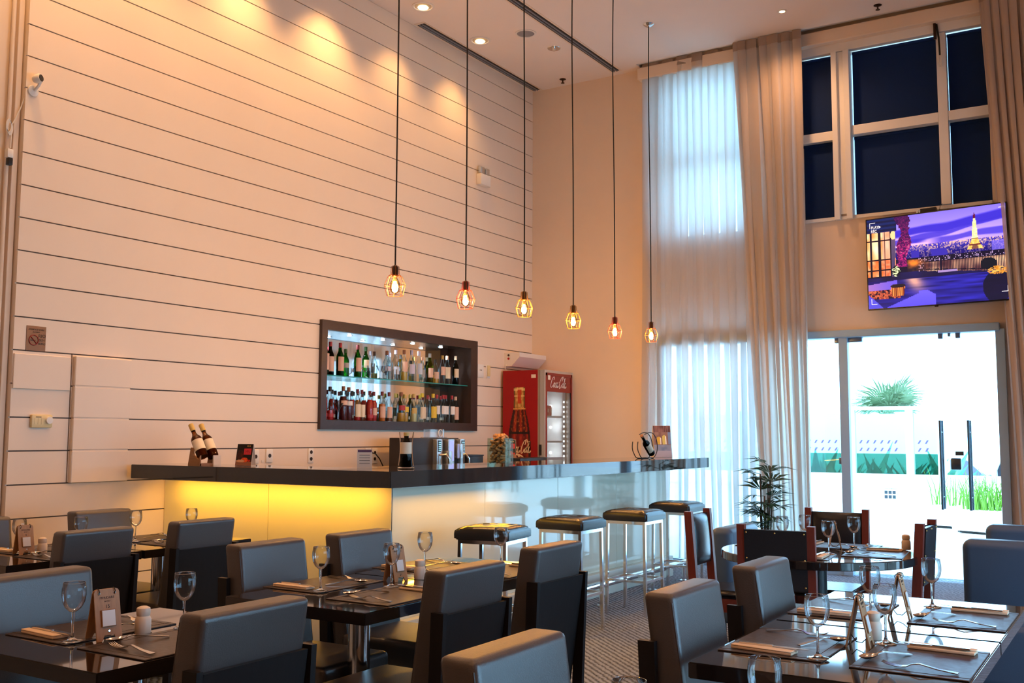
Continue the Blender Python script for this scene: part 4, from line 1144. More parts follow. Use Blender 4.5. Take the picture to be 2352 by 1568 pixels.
# coffee machine behind the bar
cm = thing('coffee_machine', 'wide black and silver coffee machine on the back counter', 'coffee machine', (.46, 8.06, .90))
B(-.20, .02, -.42, .42, .0, .475, bevel=.006).build('body', 'machine_black', cm)
B(.02, .05, -.42, -.06, .0, .475, bevel=.004).build('side_cover', 'machine_black', cm)
for (a, q) in ((-.06, .03), (.13, .235), (.335, .42)):
    B(.02, .10, a, q, 0, .462, bevel=.004).build('silver_column', 'machine_silver', cm)
for (a, q) in ((.03, .13), (.235, .335)):
    B(.02, .06, a, q, 0, .45).build('recess', 'dark_plastic', cm, smooth=0)
for (a, q) in ((-.045, .005), (.355, .405)):
    kp = B(.10, .104, a, q, .34, .45).build('keypad', 'display_dark', cm, smooth=0)
    mb = MB()
    for i in range(2):
        for j in range(5):
            mb.box(.104, .106, a + .007 + i * .022, a + .021 + i * .022, .35 + j * .019, .361 + j * .019)
    mb.build('button', 'button_glow', kp, smooth=0)
B(.10, .103, .145, .22, .25, .45).build('display', 'display_blue', cm, smooth=0)
for yy, zz in ((.10, .20), (.29, .27)):
    B(.06, .15, yy - .03, yy + .03, zz, zz + .15, bevel=.012).build('spout_head', 'machine_silver', cm)
for yy in (0.02, .36):
    MB().tube([(.10, yy - .03, .31), (.15, yy, .315), (.17, yy + .03, .27), (.165, yy + .035, .15)], .012, 8).build('steam_wand', 'steel', cm)
sg = thing('acrylic_sign', 'clear acrylic sign stand lying on top of the coffee machine', 'sign', (.40, 8.17, 1.376))
B(-.005, .0, -.17, .17, .0, .085, bevel=.002, seg=1).build('acrylic_sheet', 'acrylic', sg, smooth=0)
B(-.04, .03, -.17, .17, .0, .006).build('acrylic_foot', 'acrylic', sg, smooth=0)
MB().tube([(.003, .10 + .035 * math.cos(2 * math.pi * k / 20), .045 + .035 * math.sin(2 * math.pi * k / 20)) for k in range(20)], .004, 6, closed=True).build('round_mark', 'plaque_white', sg)
# dark bins and the tray further along the back counter
b1 = thing('service_bin', 'black lidded bin on the back counter left of the cork vase', 'bin', (.48, 8.62, .90))
B(-.12, .12, -.13, .13, 0, .29, bevel=.006).build('bin_body', 'dark_plastic', b1)
B(-.125, .125, -.135, .135, .29, .305, bevel=.004).build('bin_lid', 'dark_plastic', b1)
b2 = thing('ice_chest', 'long black and grey ice chest in front of the drinks cooler', 'ice chest', (.72, 9.55, .0))
B(-.14, .14, -.50, .40, 0, 1.165, bevel=.006).build('chest_body', 'dark_plastic', b2)
B(.14, .146, .05, .40, .9, 1.165).build('grey_panel', 'grey_plastic', b2, smooth=0)
tent_card('cocktail_card', 'cocktail tent card standing on the ice chest by the cooler', (.70, 9.10, 1.167), R(38), .13, .19, drink_art)
tr = thing('serving_tray', 'thin steel tray lying on the back counter beside the bin', 'tray', (.42, 8.46 + .0, 1.212))
tr.location = (.30, 9.05, .90)
B(-.12, .16, -.14, .14, .0, .012, bevel=.004).build('tray_plate', 'steel', tr)
MB().lathe([(0, .013), (.03, .013), (.04, .10), (.036, .10), (.028, .02), (0, .02)], 16).build('tray_cup', 'white_plastic', tr)

# ================================================================== DINING CHAIRS
def shear_box(mb, x0b, x1b, x0t, x1t, y0, y1, z0, z1, bevel, seg=3, bow=0):
    bm = bmesh.new(); bmesh.ops.create_cube(bm, size=1)
    bmesh.ops.subdivide_edges(bm, edges=[e for e in bm.edges if abs(e.verts[0].co.z - e.verts[1].co.z) > .5], cuts=3)
    if bevel:
        bmesh.ops.bevel(bm, geom=[e for e in bm.edges if len(e.link_faces) == 2 and e.link_faces[0].normal.dot(e.link_faces[1].normal) < .5], offset=bevel, segments=seg, profile=.65, affect='EDGES')
    for v in bm.verts:
        u, vv, t = v.co.x + .5, v.co.y + .5, v.co.z + .5
        a, q = x0b + (x0t - x0b) * t, x1b + (x1t - x1b) * t
        v.co = Vector((a + (q - a) * u + bow * math.sin(math.pi * min(max(t, 0), 1)), y0 + (y1 - y0) * vv, z0 + (z1 - z0) * t))
    return mb.add(bm)
def make_chair():
    t = thing('dining_chair', 'x', 'chair')
    mb = MB()
    bm = bmesh.new(); bmesh.ops.create_cube(bm, size=1)
    for v in bm.verts:
        v.co = Vector((.035 + v.co.x * .47, v.co.y * .42, .405 + v.co.z * .13))
    bmesh.ops.bevel(bm, geom=bm.edges[:], offset=.028, segments=4, profile=.6, affect='EDGES')
    for v in bm.verts:
        if v.co.z > .44: v.co.z += .014 * max(0, 1 - ((v.co.x - .035) / .25) ** 2) * max(0, 1 - (v.co.y / .23) ** 2)
    mb.add(bm); mb.build('seat', 'leather', t, smooth=50)
    mb = MB()
    bm = bmesh.new(); bmesh.ops.create_cube(bm, size=1)
    zz0, zz1 = .40, .925
    for v in bm.verts:
        tt = v.co.z + .5
        v.co = Vector(((-.205 - .072 * tt) + v.co.x * (.10), v.co.y * .405, zz0 + (zz1 - zz0) * tt))
    bmesh.ops.bevel(bm, geom=bm.edges[:], offset=.022, segments=4, profile=.6, affect='EDGES')
    mb.add(bm); bk = mb.build('backrest', 'leather', t, smooth=50)
    # piping seams along the front edge of the backrest
    for s in (-1, 1):
        MB().tube([(-.170, s * .1985, .46), (-.233, s * .1985, .90)], .003, 5).build('piping', 'leather_edge', bk)
    # dark shell behind
    def bx(z): return -.257 - .137 * (z - .40)
    mb = MB().hexa([(bx(.30) - .018, -.195, .30), (bx(.30), -.195, .30), (bx(.30), .195, .30), (bx(.30) - .018, .195, .30), (bx(.775) - .018, -.195, .775), (bx(.775), -.195, .775), (bx(.775), .195, .775), (bx(.775) - .018, .195, .775)])
    mb.build('back_panel', 'black_wood', t, smooth=0)
    for s in (-1, 1):
        y0, y1 = (.203, .225) if s > 0 else (-.225, -.203)
        st = MB().hexa([(-.30, y0, 0), (-.255, y0, 0), (-.255, y1, 0), (-.30, y1, 0), (bx(.785) - .024, y0, .785), (bx(.785) + .03, y0, .785), (bx(.785) + .03, y1, .785), (bx(.785) - .024, y1, .785)])
        st.build('rear_leg', 'black_wood', t, smooth=0)
        B(.20, .245, s * .18 - .022, s * .18 + .022, 0, .345).build('front_leg', 'black_wood', t, smooth=0)
    B(-.25, .23, -.20, .20, .30, .345).build('seat_rail', 'black_wood', t, smooth=0)
    return Proto(t)
chair = make_chair()
CH = 'leather dining chairs'
for x, y, rz, lab in (
        (3.975, 3.14, 180, 'dark leather dining chair seen from behind at the near right side of the centre table'),
        (3.87, 3.96, 180, 'dark leather dining chair seen from behind, farther right side of the centre table'),
        (3.30, 3.34, 0, 'dark leather dining chair on the bar side of the centre table, nearer one'),
        (3.33, 3.94, 0, 'dark leather dining chair on the bar side of the centre table, farther one'),
        (3.955, 2.08, 180, 'dark leather dining chair seen from behind at the front left table'),
        (3.38, 2.16, 0, 'dark leather dining chair at the left edge facing the front left table'),
        (1.615, 3.28, 180, 'dark leather dining chair seen from behind at the near wall table'),
        (1.60, 3.98, 180, 'dark leather dining chair seen from behind in front of the glowing bar'),
        (1.05, 4.12, 0, 'dark leather dining chair against the boarded wall under the thermostat'),
        (1.05, 3.30, 0, 'dark leather dining chair at the left edge against the boarded wall'),
        (5.395, 3.10, 0, 'brownish leather dining chair at the near left side of the right table'),
        (5.395, 3.87, 0, 'brownish leather dining chair at the farther left side of the right table'),
        (5.40, 2.03, 0, 'leather dining chair cropped by the bottom edge nearest the viewer')):
    chair.put((x, y, 0), R(rz), lab, CH)

# wooden armless chairs round the far table
def _narrow(r):
    r.scale = (1, .91, 1)
    return r
def make_wood_chair():
    t = thing('wooden_chair', 'x', 'chair')
    mb = MB()
    for s in (-1, 1):
        y0, y1 = s * .20 - .0225, s * .20 + .0225
        MB().hexa([(-.215, y0, 0), (-.165, y0, 0), (-.165, y1, 0), (-.215, y1, 0), (-.215, y0, .45), (-.165, y0, .45), (-.165, y1, .45), (-.215, y1, .45)]).hexa([(-.215, y0, .45), (-.165, y0, .45), (-.165, y1, .45), (-.215, y1, .45), (-.245, y0, .935), (-.200, y0, .935), (-.200, y1, .935), (-.245, y1, .935)]).build('rear_post', 'red_wood', t, smooth=0)
        B(.185, .23, s * .20 - .0225, s * .20 + .0225, 0, .42).build('front_leg', 'red_wood', t, smooth=0)
    B(-.17, .19, -.205, -.185, .34, .42).build('apron', 'red_wood', t, smooth=0)
    B(-.17, .19, .185, .205, .34, .42).build('apron', 'red_wood', t, smooth=0)
    B(.19, .21, -.18, .18, .34, .42).build('apron', 'red_wood', t, smooth=0)
    B(-.21, -.19, -.18, .18, .34, .42).build('apron', 'red_wood', t, smooth=0)
    bm = bmesh.new(); bmesh.ops.create_cube(bm, size=1)
    for v in bm.verts: v.co = Vector((.025 + v.co.x * .42, v.co.y * .42, .445 + v.co.z * .05))
    bmesh.ops.bevel(bm, geom=bm.edges[:], offset=.022, segments=3, affect='EDGES')
    MB().add(bm).build('seat', 'leather_black', t, smooth=50)
    def cushion(u, v):
        z = .60 + .31 * v
        x = -.205 - .035 * (z - .45) / .485 + .022 + .030 * (4 * u * (1 - u)) ** .6 * (4 * v * (1 - v)) ** .35
        return Vector((x, -.178 + .356 * u, z))
    MB().grid(cushion, 16, 12).build('back_cushion', 'leather_black', t, smooth=60)
    def xb(z): return -.218 - .035 * (z - .45) / .485
    pn = MB().hexa([(xb(.60), -.178, .60), (xb(.60) + .025, -.178, .60), (xb(.60) + .025, .178, .60), (xb(.60), .178, .60), (xb(.91), -.178, .91), (xb(.91) + .022, -.178, .91), (xb(.91) + .022, .178, .91), (xb(.91), .178, .91)]).build('back_board', 'leather_black', t, smooth=0)
    for yy, zz in ((-.165, .895), (0, .895), (.165, .895), (-.165, .76), (.165, .76), (-.165, .62), (.165, .62)):
        MB().lathe([(0, .004), (.004, .002), (.005, 0), (0, 0)], 8, mtx=frame((xb(zz) - .0005, yy, zz), (0, -1, 0), (0, 0, 1))).build('tack', 'brass', pn)
    return Proto(t)
wch = make_wood_chair()
WG = 'wooden chairs around the round table'
_narrow(wch.put((4.17, 6.19, 0), R(3), 'red wooden chair with padded back on the bar side of the round table', WG))
_narrow(wch.put((4.69, 5.56, 0), R(96), 'red wooden chair seen from behind with a brass tacked black back panel', WG))
_narrow(wch.put((4.66, 6.60, 0), R(-88), 'red wooden chair on the window side of the round table', WG))
_narrow(wch.put((5.11, 6.07, 0), R(180), 'red wooden chair seen edge-on at the right of the round table', WG))
# low lounge chairs at the right edge
def make_lounge():
    t = thing('lounge_chair', 'x', 'armchair')
    def slab(name, x0, x1, y0, y1, z0, z1, bev, m='lounge_leather_bluelit'):
        bm = bmesh.new(); bmesh.ops.create_cube(bm, size=1)
        for v in bm.verts: v.co = Vector((x0 + (v.co.x + .5) * (x1 - x0), y0 + (v.co.y + .5) * (y1 - y0), z0 + (v.co.z + .5) * (z1 - z0)))
        bmesh.ops.bevel(bm, geom=bm.edges[:], offset=bev, segments=5, profile=.5, affect='EDGES')
        MB().add(bm).build(name, m, t, smooth=50)
    slab('backrest', -.30, -.14, -.30, .30, .14, .83, .05)
    slab('seat', -.20, .34, -.295, .295, .14, .45, .04)
    for sx in (-.24, .27):
        for sy in (-.24, .24):
            B(sx - .025, sx + .025, sy - .025, sy + .025, 0, .15).build('leg', 'black_wood', t, smooth=0)
    return Proto(t)
lg = make_lounge()
lg.put((5.78, 6.12, 0), R(-90), 'grey lounge chair with blue light in its colour, right edge beyond the right table', 'low lounge chairs')
_b = lg.put((4.10, 7.05, 0), R(0), 'low lounge chair mostly hidden beyond the round table below the palm', 'low lounge chairs')
_b.scale = (1, 1, .93)
lg.put((5.76, 7.25, 0), R(-90), 'grey lounge chair with blue light in its colour behind the nearer lounge chair, right edge', 'low lounge chairs')

# ================================================================== BAR STOOLS
def make_stool():
    t = thing('bar_stool', 'x', 'stool')
    bm = bmesh.new(); bmesh.ops.create_cube(bm, size=1)
    bmesh.ops.subdivide_edges(bm, edges=bm.edges[:], cuts=9, use_grid_fill=True)
    for v in bm.verts:
        x, y, z = v.co
        k = (1 - (2 * abs(x)) ** 6) * (1 - (2 * abs(y)) ** 6)
        q = Vector((x * .39, y * .39, z * .07))
        rr = max(abs(x), abs(y)) * 2
        if z > .49:
            q.z += .020 * k
            for bx_, by_ in ((-.17, -.17), (.17, -.17), (-.17, .17), (.17, .17)):
                q.z -= .022 * math.exp(-((x - bx_) ** 2 + (y - by_) ** 2) / .006)
            for line in (x - .17, x + .17, y - .17, y + .17):
                q.z -= .006 * math.exp(-line * line / .0006)
        q.x *= 1 - .03 * (2 * abs(z)) ** 2 * (1 if z > 0 else .3); q.y *= 1 - .03 * (2 * abs(z)) ** 2 * (1 if z > 0 else .3)
        v.co = q + Vector((0, 0, .765))
    bmesh.ops.bevel(bm, geom=[e for e in bm.edges if len(e.link_faces) == 2 and e.link_faces[0].normal.dot(e.link_faces[1].normal) < .5], offset=.015, segments=3, affect='EDGES')
    st = MB().add(bm).build('seat_cushion', 'leather_black', t, smooth=60)
    for bx_, by_ in ((-.17, -.17), (.17, -.17), (-.17, .17), (.17, .17)):
        MB().lathe([(0, .004), (.008, .001), (.009, 0)], 10, (bx_ * .39, by_ * .39, .798)).build('button', 'leather_black', st)
    mb = MB()
    h0, h1 = .160, .168
    for s in ((-1, -1), (1, -1), (1, 1), (-1, 1)):
        x0, y0, x1, y1 = s[0] * h1, s[1] * h1, s[0] * h0, s[1] * h0
        d = .011
        MB().hexa([(x0 - d, y0 - d, 0), (x0 + d, y0 - d, 0), (x0 + d, y0 + d, 0), (x0 - d, y0 + d, 0), (x1 - d, y1 - d, .73), (x1 + d, y1 - d, .73), (x1 + d, y1 + d, .73), (x1 - d, y1 + d, .73)]).build('leg', 'chrome', t, smooth=0)
    def ring(name, z, h, th, wd):
        m = MB()
        for a in (-1, 1):
            m.box(-h, h, a * h - wd, a * h + wd, z - th, z + th).box(a * h - wd, a * h + wd, -h, h, z - th, z + th)
        m.build(name, 'chrome', t, smooth=0)
    ring('seat_frame', .718, .160, .012, .0105)
    ring('foot_ring', .265, .165, .009, .009)
    return Proto(t)
st = make_stool()
for x, y, rz, lab in ((2.73, 5.66, 8, 'black tufted bar stool nearest the corner of the bar'), (2.80, 6.60, 0, 'second black tufted bar stool with chrome legs'), (2.86, 7.55, 0, 'third black tufted bar stool with chrome legs'), (2.77, 8.64, 0, 'farthest black tufted bar stool in front of the sheer curtain')):
    st.put((x, y, 0), R(rz), lab, 'bar stools along the counter')

# ================================================================== TABLES
TZ = .76
def make_table(w_, d_):
    t = thing('dining_table', 'x', 'table')
    bm = bmesh.new(); bmesh.ops.create_cube(bm, size=1)
    for v in bm.verts: v.co = Vector((v.co.x * w_, v.co.y * d_, TZ - .0225 + v.co.z * .045))
    bmesh.ops.bevel(bm, geom=bm.edges[:], offset=.003, segments=2, affect='EDGES')
    MB().add(bm).build('tabletop', 'table_gloss', t, smooth=30)
    MB().lathe([(.045, .02), (.045, TZ - .05)], 24).build('column', 'chrome', t)
    MB().lathe([(0, 0), (.24, 0), (.24, .008), (.05, .025), (0, .025)], 32).build('base_plate', 'steel', t)
    B(-.17, .17, -.17, .17, TZ - .06, TZ - .045).build('top_bracket', 'dark_plastic', t, smooth=0)
    return Proto(t)
tb = make_table(.72, .79)
TG = 'square black dining tables'
for x, y, lab in ((3.62, 2.18, 'glossy black square table at front left with holder number 15'),
                  (3.62, 3.285, 'near table of the joined centre pair, glossy black top'),
                  (3.60, 4.085, 'far table of the joined centre pair, glossy black top'),
                  (1.31, 3.35, 'near table of the far left pair by the boarded wall'),
                  (1.31, 4.155, 'far table of the far left pair beside the glowing bar front'),
                  (5.62, 3.18, 'near table of the right pair reflecting daylight'),
                  (5.62, 3.985, 'far table of the right pair reflecting daylight'),
                  (5.67, 1.84, 'dining table below the bottom edge of the view')):
    tb.put((x, y, 0), 0, lab, TG)
rtb = thing('round_table', 'round black glossy dining table near the glass door', 'table', (4.79, 5.84, 0))
MB().lathe([(0, TZ), (.525, TZ), (.53, TZ - .004), (.53, TZ - .041), (.525, TZ - .045), (0, TZ - .045)], 64).build('tabletop', 'table_gloss', rtb, smooth=30)
MB().lathe([(.05, .02), (.05, TZ - .05)], 24).build('column', 'dark_plastic', rtb)
MB().lathe([(0, 0), (.27, 0), (.27, .008), (.06, .03), (0, .03)], 32).build('base_plate', 'dark_plastic', rtb)

# ------------------------------------------------------------------ place settings
def mk_mat():
    t = thing('placemat', 'x', 'placemat')
    B(-.155, .155, -.21, .21, 0, .004, bevel=.0015, seg=1).build('mat_sheet', 'mat_leather', t, smooth=0)
    for s in (-1, 1):
        B(-.155, .155, s * .185 - .0006, s * .185 + .0006, .004, .0046).build('stitch_line', 'ink', t, smooth=0)
    B(.125 - .0006, .125 + .0006, -.21, .21, .004, .0046).build('stitch_line', 'ink', t, smooth=0)
    return Proto(t)
def mk_glass():
    t = thing('wine_glass', 'x', 'wine glass')
    MB().lathe([(.004, .088), (.012, .091), (.024, .102), (.033, .120), (.0362, .140), (.0355, .158), (.0325, .178), (.0318, .1785), (.0315, .178)], 28).build('bowl', 'wine_glass', t, smooth=70)
    MB().lathe([(0, .0885), (.005, .088), (.0042, .080), (.0036, .05), (.0040, .02), (.0065, .011), (.014, .006), (.030, .0025), (.032, .0012), (.031, 0), (0, 0)], 24).build('stem', 'stem_glass', t, smooth=60)
    MB().tube([(.0322 * math.cos(2 * math.pi * k / 28), .0322 * math.sin(2 * math.pi * k / 28), .1785) for k in range(28)], .0007, 5, closed=True).build('rim', 'stem_glass', t)
    return Proto(t)
def handle_strip(mb, pts, t=.0012):
    """flat bar following pts = (x, halfwidth, z)"""
    ring = []
    for x, hw, z in pts:
        ring.append([mb.bm.verts.new(q) for q in ((x, -hw, z - t), (x, hw, z - t), (x, hw, z + t), (x, -hw, z + t))])
    for a, b_ in zip(ring, ring[1:]):
        for k in range(4):
            mb.bm.faces.new((a[k], a[(k + 1) % 4], b_[(k + 1) % 4], b_[k]))
    mb.bm.faces.new(ring[0][::-1]); mb.bm.faces.new(ring[-1])
def mk_fork():
    t = thing('fork', 'x', 'fork')
    mb = MB()
    handle_strip(mb, [(-.10, .0085, .004), (-.095, .0095, .004), (-.05, .0065, .008), (.0, .004, .017), (.02, .004, .013), (.032, .011, .007), (.045, .0125, .005)], .0014)
    mb.build('handle', 'cutlery_steel', t, smooth=50)
    mb = MB()
    for k in range(4):
        y = (k - 1.5) * .0066
        m2 = MB()
        handle_strip(m2, [(.044, .0022, .005), (.062, .002, .005), (.085, .0016, .009), (.098, .0008, .014)], .0010)
        m2.bm.verts.ensure_lookup_table()
        for v in m2.bm.verts: v.co.y += y
        mb.add(m2.bm)
    mb.build('tines', 'cutlery_steel', t, smooth=50)
    return Proto(t)
def mk_spoon():
    t = thing('spoon', 'x', 'spoon')
    mb = MB()
    handle_strip(mb, [(-.10, .0085, .003), (-.09, .009, .004), (-.045, .006, .010), (.0, .004, .017), (.02, .0045, .015), (.03, .006, .011)], .0014)
    mb.build('handle', 'cutlery_steel', t, smooth=50)
    def bowl(u, v):
        a = 2 * math.pi * u; rr = v
        wid = .0205 * (1 - .12 * math.cos(a))
        x = .058 + .032 * rr * math.cos(a); y = wid * rr * math.sin(a)
        return Vector((x, y, .0018 + .0105 * rr ** 2 + .002 * rr * math.cos(a) * -1))
    MB().grid(bowl, 24, 6).build('bowl', 'cutlery_steel', t, smooth=70)
    return Proto(t)
def mk_knife():
    t = thing('knife', 'x', 'knife')
    mb = MB()
    handle_strip(mb, [(-.105, .007, .0), (-.10, .0085, 0), (-.03, .006, .0), (.0, .0055, .0)], .0026)
    mb.build('handle', 'cutlery_steel', t, smooth=50)
    mb = MB()
    handle_strip(mb, [(0, .005, 0), (.02, .0085, 0), (.07, .009, 0), (.098, .006, 0), (.108, .001, 0)], .0007)
    mb.build('blade', 'cutlery_steel', t, smooth=50)
    return Proto(t)
def mk_napkin():
    t = thing('napkin', 'x', 'napkin')
    B(-.095, .095, -.027, .027, 0, .008, bevel=.003).build('folded_cloth', 'napkin', t)
    B(-.095, .095, -.027, .002, .008, .012, bevel=.0018, seg=1).build('top_fold', 'napkin', t)
    return Proto(t)
def mk_shaker():
    t = thing('salt_shaker', 'x', 'shaker')
    MB().lathe([(0, 0), (.024, 0), (.0255, .004), (.0255, .045), (.022, .053), (.020, .056)], 24).build('body', 'ceramic', t, smooth=45)
    MB().lathe([(.020, .056), (.0215, .060), (.0225, .072), (.021, .081), (.012, .086), (0, .087)], 24).build('cap', 'ceramic', t, smooth=45)
    return Proto(t)
def mk_holder():
    """wooden A-frame menu holder hinged along Y, printed face looks toward +x"""
    t = thing('menu_holder', 'x', 'menu holder')
    W, Hh, sp = .042, .155, .033
    def leaf(sgn, name):
        L = math.hypot(Hh, sp)
        T = frame((sgn * sp, -W if sgn > 0 else W, 0), (0, sgn, 0), (-sgn * sp, 0, Hh))
        c_ = .012
        pts = [(0, .0), (.018, 0), (.026, .018), (2 * W - .026, .018), (2 * W - .018, 0), (2 * W, 0), (2 * W, L - c_), (2 * W - c_ * .3, L - c_ * .3), (2 * W - c_, L), (c_, L), (c_ * .3, L - c_ * .3), (0, L - c_)]
        o = MB().prism(pts, .004, T).build(name, 'wood_board', t, smooth=0)
        return o, T, L
    f, T, L = leaf(1, 'front_board')
    leaf(-1, 'back_board')
    MB().box(W - .024, W + .024, L * .27, L * .60, .004, .009, bevel=.001, seg=1, mtx=T).build('plaque_frame', 'wood_rack', f, smooth=0)
    MB().box(W - .021, W + .021, L * .285, L * .585, .009, .0095, mtx=T).build('plaque_sheet', 'plaque_white', f, smooth=0)
    for xx, yy in ((W - .026, L * .92), (W + .026, L * .92), (W, L * .19)):
        MB().lathe([(0, .006), (.003, .006), (.0045, .0045), (.005, .004)], 10, (xx, yy, 0), mtx=T).build('rivet', 'chrome', f)
    for yy in (-.026, .026):
        MB().tube([(.011 * math.cos(2 * math.pi * k / 14), yy, Hh - .008 + .010 * math.sin(2 * math.pi * k / 14)) for k in range(14)], .0016, 5, closed=True).build('ring', 'dark_plastic', t)
    MB().tube([(sp * .8, -.01, .03), (.01, -.02, .014), (-.01, .0, .012), (-sp * .8, .01, .03)], .0015, 5).build('cord', 'cord_black', t)
    t['_T'] = 0
    return Proto(t), T, L, W
mat_p, glass_p, fork_p, spoon_p, knife_p, nap_p, shaker_p = mk_mat(), mk_glass(), mk_fork(), mk_spoon(), mk_knife(), mk_napkin(), mk_shaker()
holder_p, HT, HL, HW = mk_holder()
def setting(cx, cy, ang, where, grp='table', jit=0, skip=()):
    """diner looks along +u; (cx, cy) is the mat centre"""
    a = R(ang); rnd = random.Random(int(cx * 100) + int(cy * 1000))
    def P(u, v, z): return (cx + u * math.cos(a) - v * math.sin(a), cy + u * math.sin(a) + v * math.cos(a), z)
    j = lambda s: rnd.uniform(-s, s)
    z = TZ + .0046
    mat_p.put(P(0, 0, TZ), a, 'dark brown placemat at ' + where, 'placemats')
    if 'nap' not in skip:
        nap_p.put(P(-.03, -.155, z), a + R(-3 + j(4)), 'folded cream napkin at ' + where, 'folded napkins')
        knife_p.put(P(-.005, -.145, z + .0145), a + R(-4 + j(3)), 'knife on the napkin at ' + where, 'table knives')
    if 'fork' not in skip:
        fork_p.put(P(-.02, .15, z - .001), a + R(-2 + j(6)), 'fork on the placemat at ' + where, 'dinner forks')
    if 'spoon' not in skip:
        spoon_p.put(P(.095, .045, z), a + R(62 + j(10)) if 'flip' not in skip else a + R(-110), 'spoon on the placemat at ' + where, 'table spoons')
    glass_p.put(P(.135, -.172, z), a, 'empty wine glass at ' + where, 'wine glasses on the tables')
setting(3.43, 2.17, 0, 'the left seat of the front left table')
setting(3.81, 2.16, 180, 'the right seat of the front left table')
setting(3.37, 3.345, 0, 'the bar side seat of the near centre table')
setting(3.80, 3.26, 180, 'the right seat of the near centre table')
setting(3.35, 4.08, 0, 'the bar side seat of the far centre table')
setting(3.78, 4.15, 180, 'the right seat of the far centre table')
setting(1.12, 3.45, 0, 'the wall side seat of the near wall table')
setting(1.50, 3.40, 180, 'the right seat of the near wall table')
setting(1.12, 4.19, 0, 'the wall side seat of the far wall table')
setting(1.50, 4.17, 180, 'the right seat of the far wall table')
setting(5.43, 3.19, 0, 'the left seat of the near right table')
setting(5.41, 3.94, 0, 'the left seat of the far right table')
setting(5.82, 3.17, 180, 'the right seat of the near right table')
setting(5.82, 3.97, 180, 'the right seat of the far right table')
setting(4.50, 6.03, -12, 'the bar side seat of the round table', skip=())
setting(4.74, 5.53, 96, 'the near seat of the round table')
setting(4.84, 6.16, -88, 'the window side seat of the round table')
setting(5.10, 5.88, 186, 'the right seat of the round table')
# the cropped table at the bottom: only its two glasses reach the view
glass_p.put((5.70, 2.13, TZ), 0, 'large foreground wine glass cropped by the bottom edge, right one', 'wine glasses on the tables')
glass_p.put((5.545, 1.80, TZ), 0, 'large foreground wine glass cropped by the bottom edge, left one', 'wine glasses on the tables')
for x, y, lab in ((3.62, 2.215, 'beige ceramic shaker beside menu holder 15 on the front left table'), (3.605, 3.71, 'beige ceramic shaker on the centre tables behind the menu holder'), (5.63, 3.425, 'beige ceramic shaker between the menu holders on the right table'), (1.34, 3.36, 'pale ceramic shaker on the near wall table'), (5.20, 6.19, 'brown ceramic shaker at the right of the round table')):
    shaker_p.put((x, y, TZ), 0, lab, 'ceramic shakers')
def menu(x, y, rz, num, lab):
    h = holder_p.put((x, y, TZ), R(rz), lab, 'wooden menu holders')
    return h
HOLD = ((3.60, 2.085, -8, '15', 'wooden menu holder numbered 15 on the front left table'), (3.555, 3.60, -5, '16', 'wooden menu holder behind a wine glass on the centre tables'), (1.30, 3.28, -5, '4', 'wooden menu holder on the near wall table'), (5.62, 3.285, 4, '9', 'wooden menu holder seen edge-on at the near right table'), (5.625, 3.86, 4, '8', 'wooden menu holder seen edge-on at the far right table'), (4.84, 6.03, 18, '7', 'wooden menu holder on the round table'))
hs_ = [menu(*h) for h in HOLD]
for h, spec in zip(hs_, HOLD):
    fb = [q for q in h.children if q.name.startswith('front_board')][0]
    for body, yy, s in (('MERIDARE', .83, .0105), ('BISTRO', .76, .006)):
        text(body, s, 'ink', fb, HT @ Matrix.Translation((HW, HL * yy, .0042)), .0002, name='engraved_lettering')
    if spec[3] in ('15', '4'):
        text(spec[3], .016, 'ink', fb, HT @ Matrix.Translation((HW, HL * .66, .0042)), .0002, name='engraved_number')

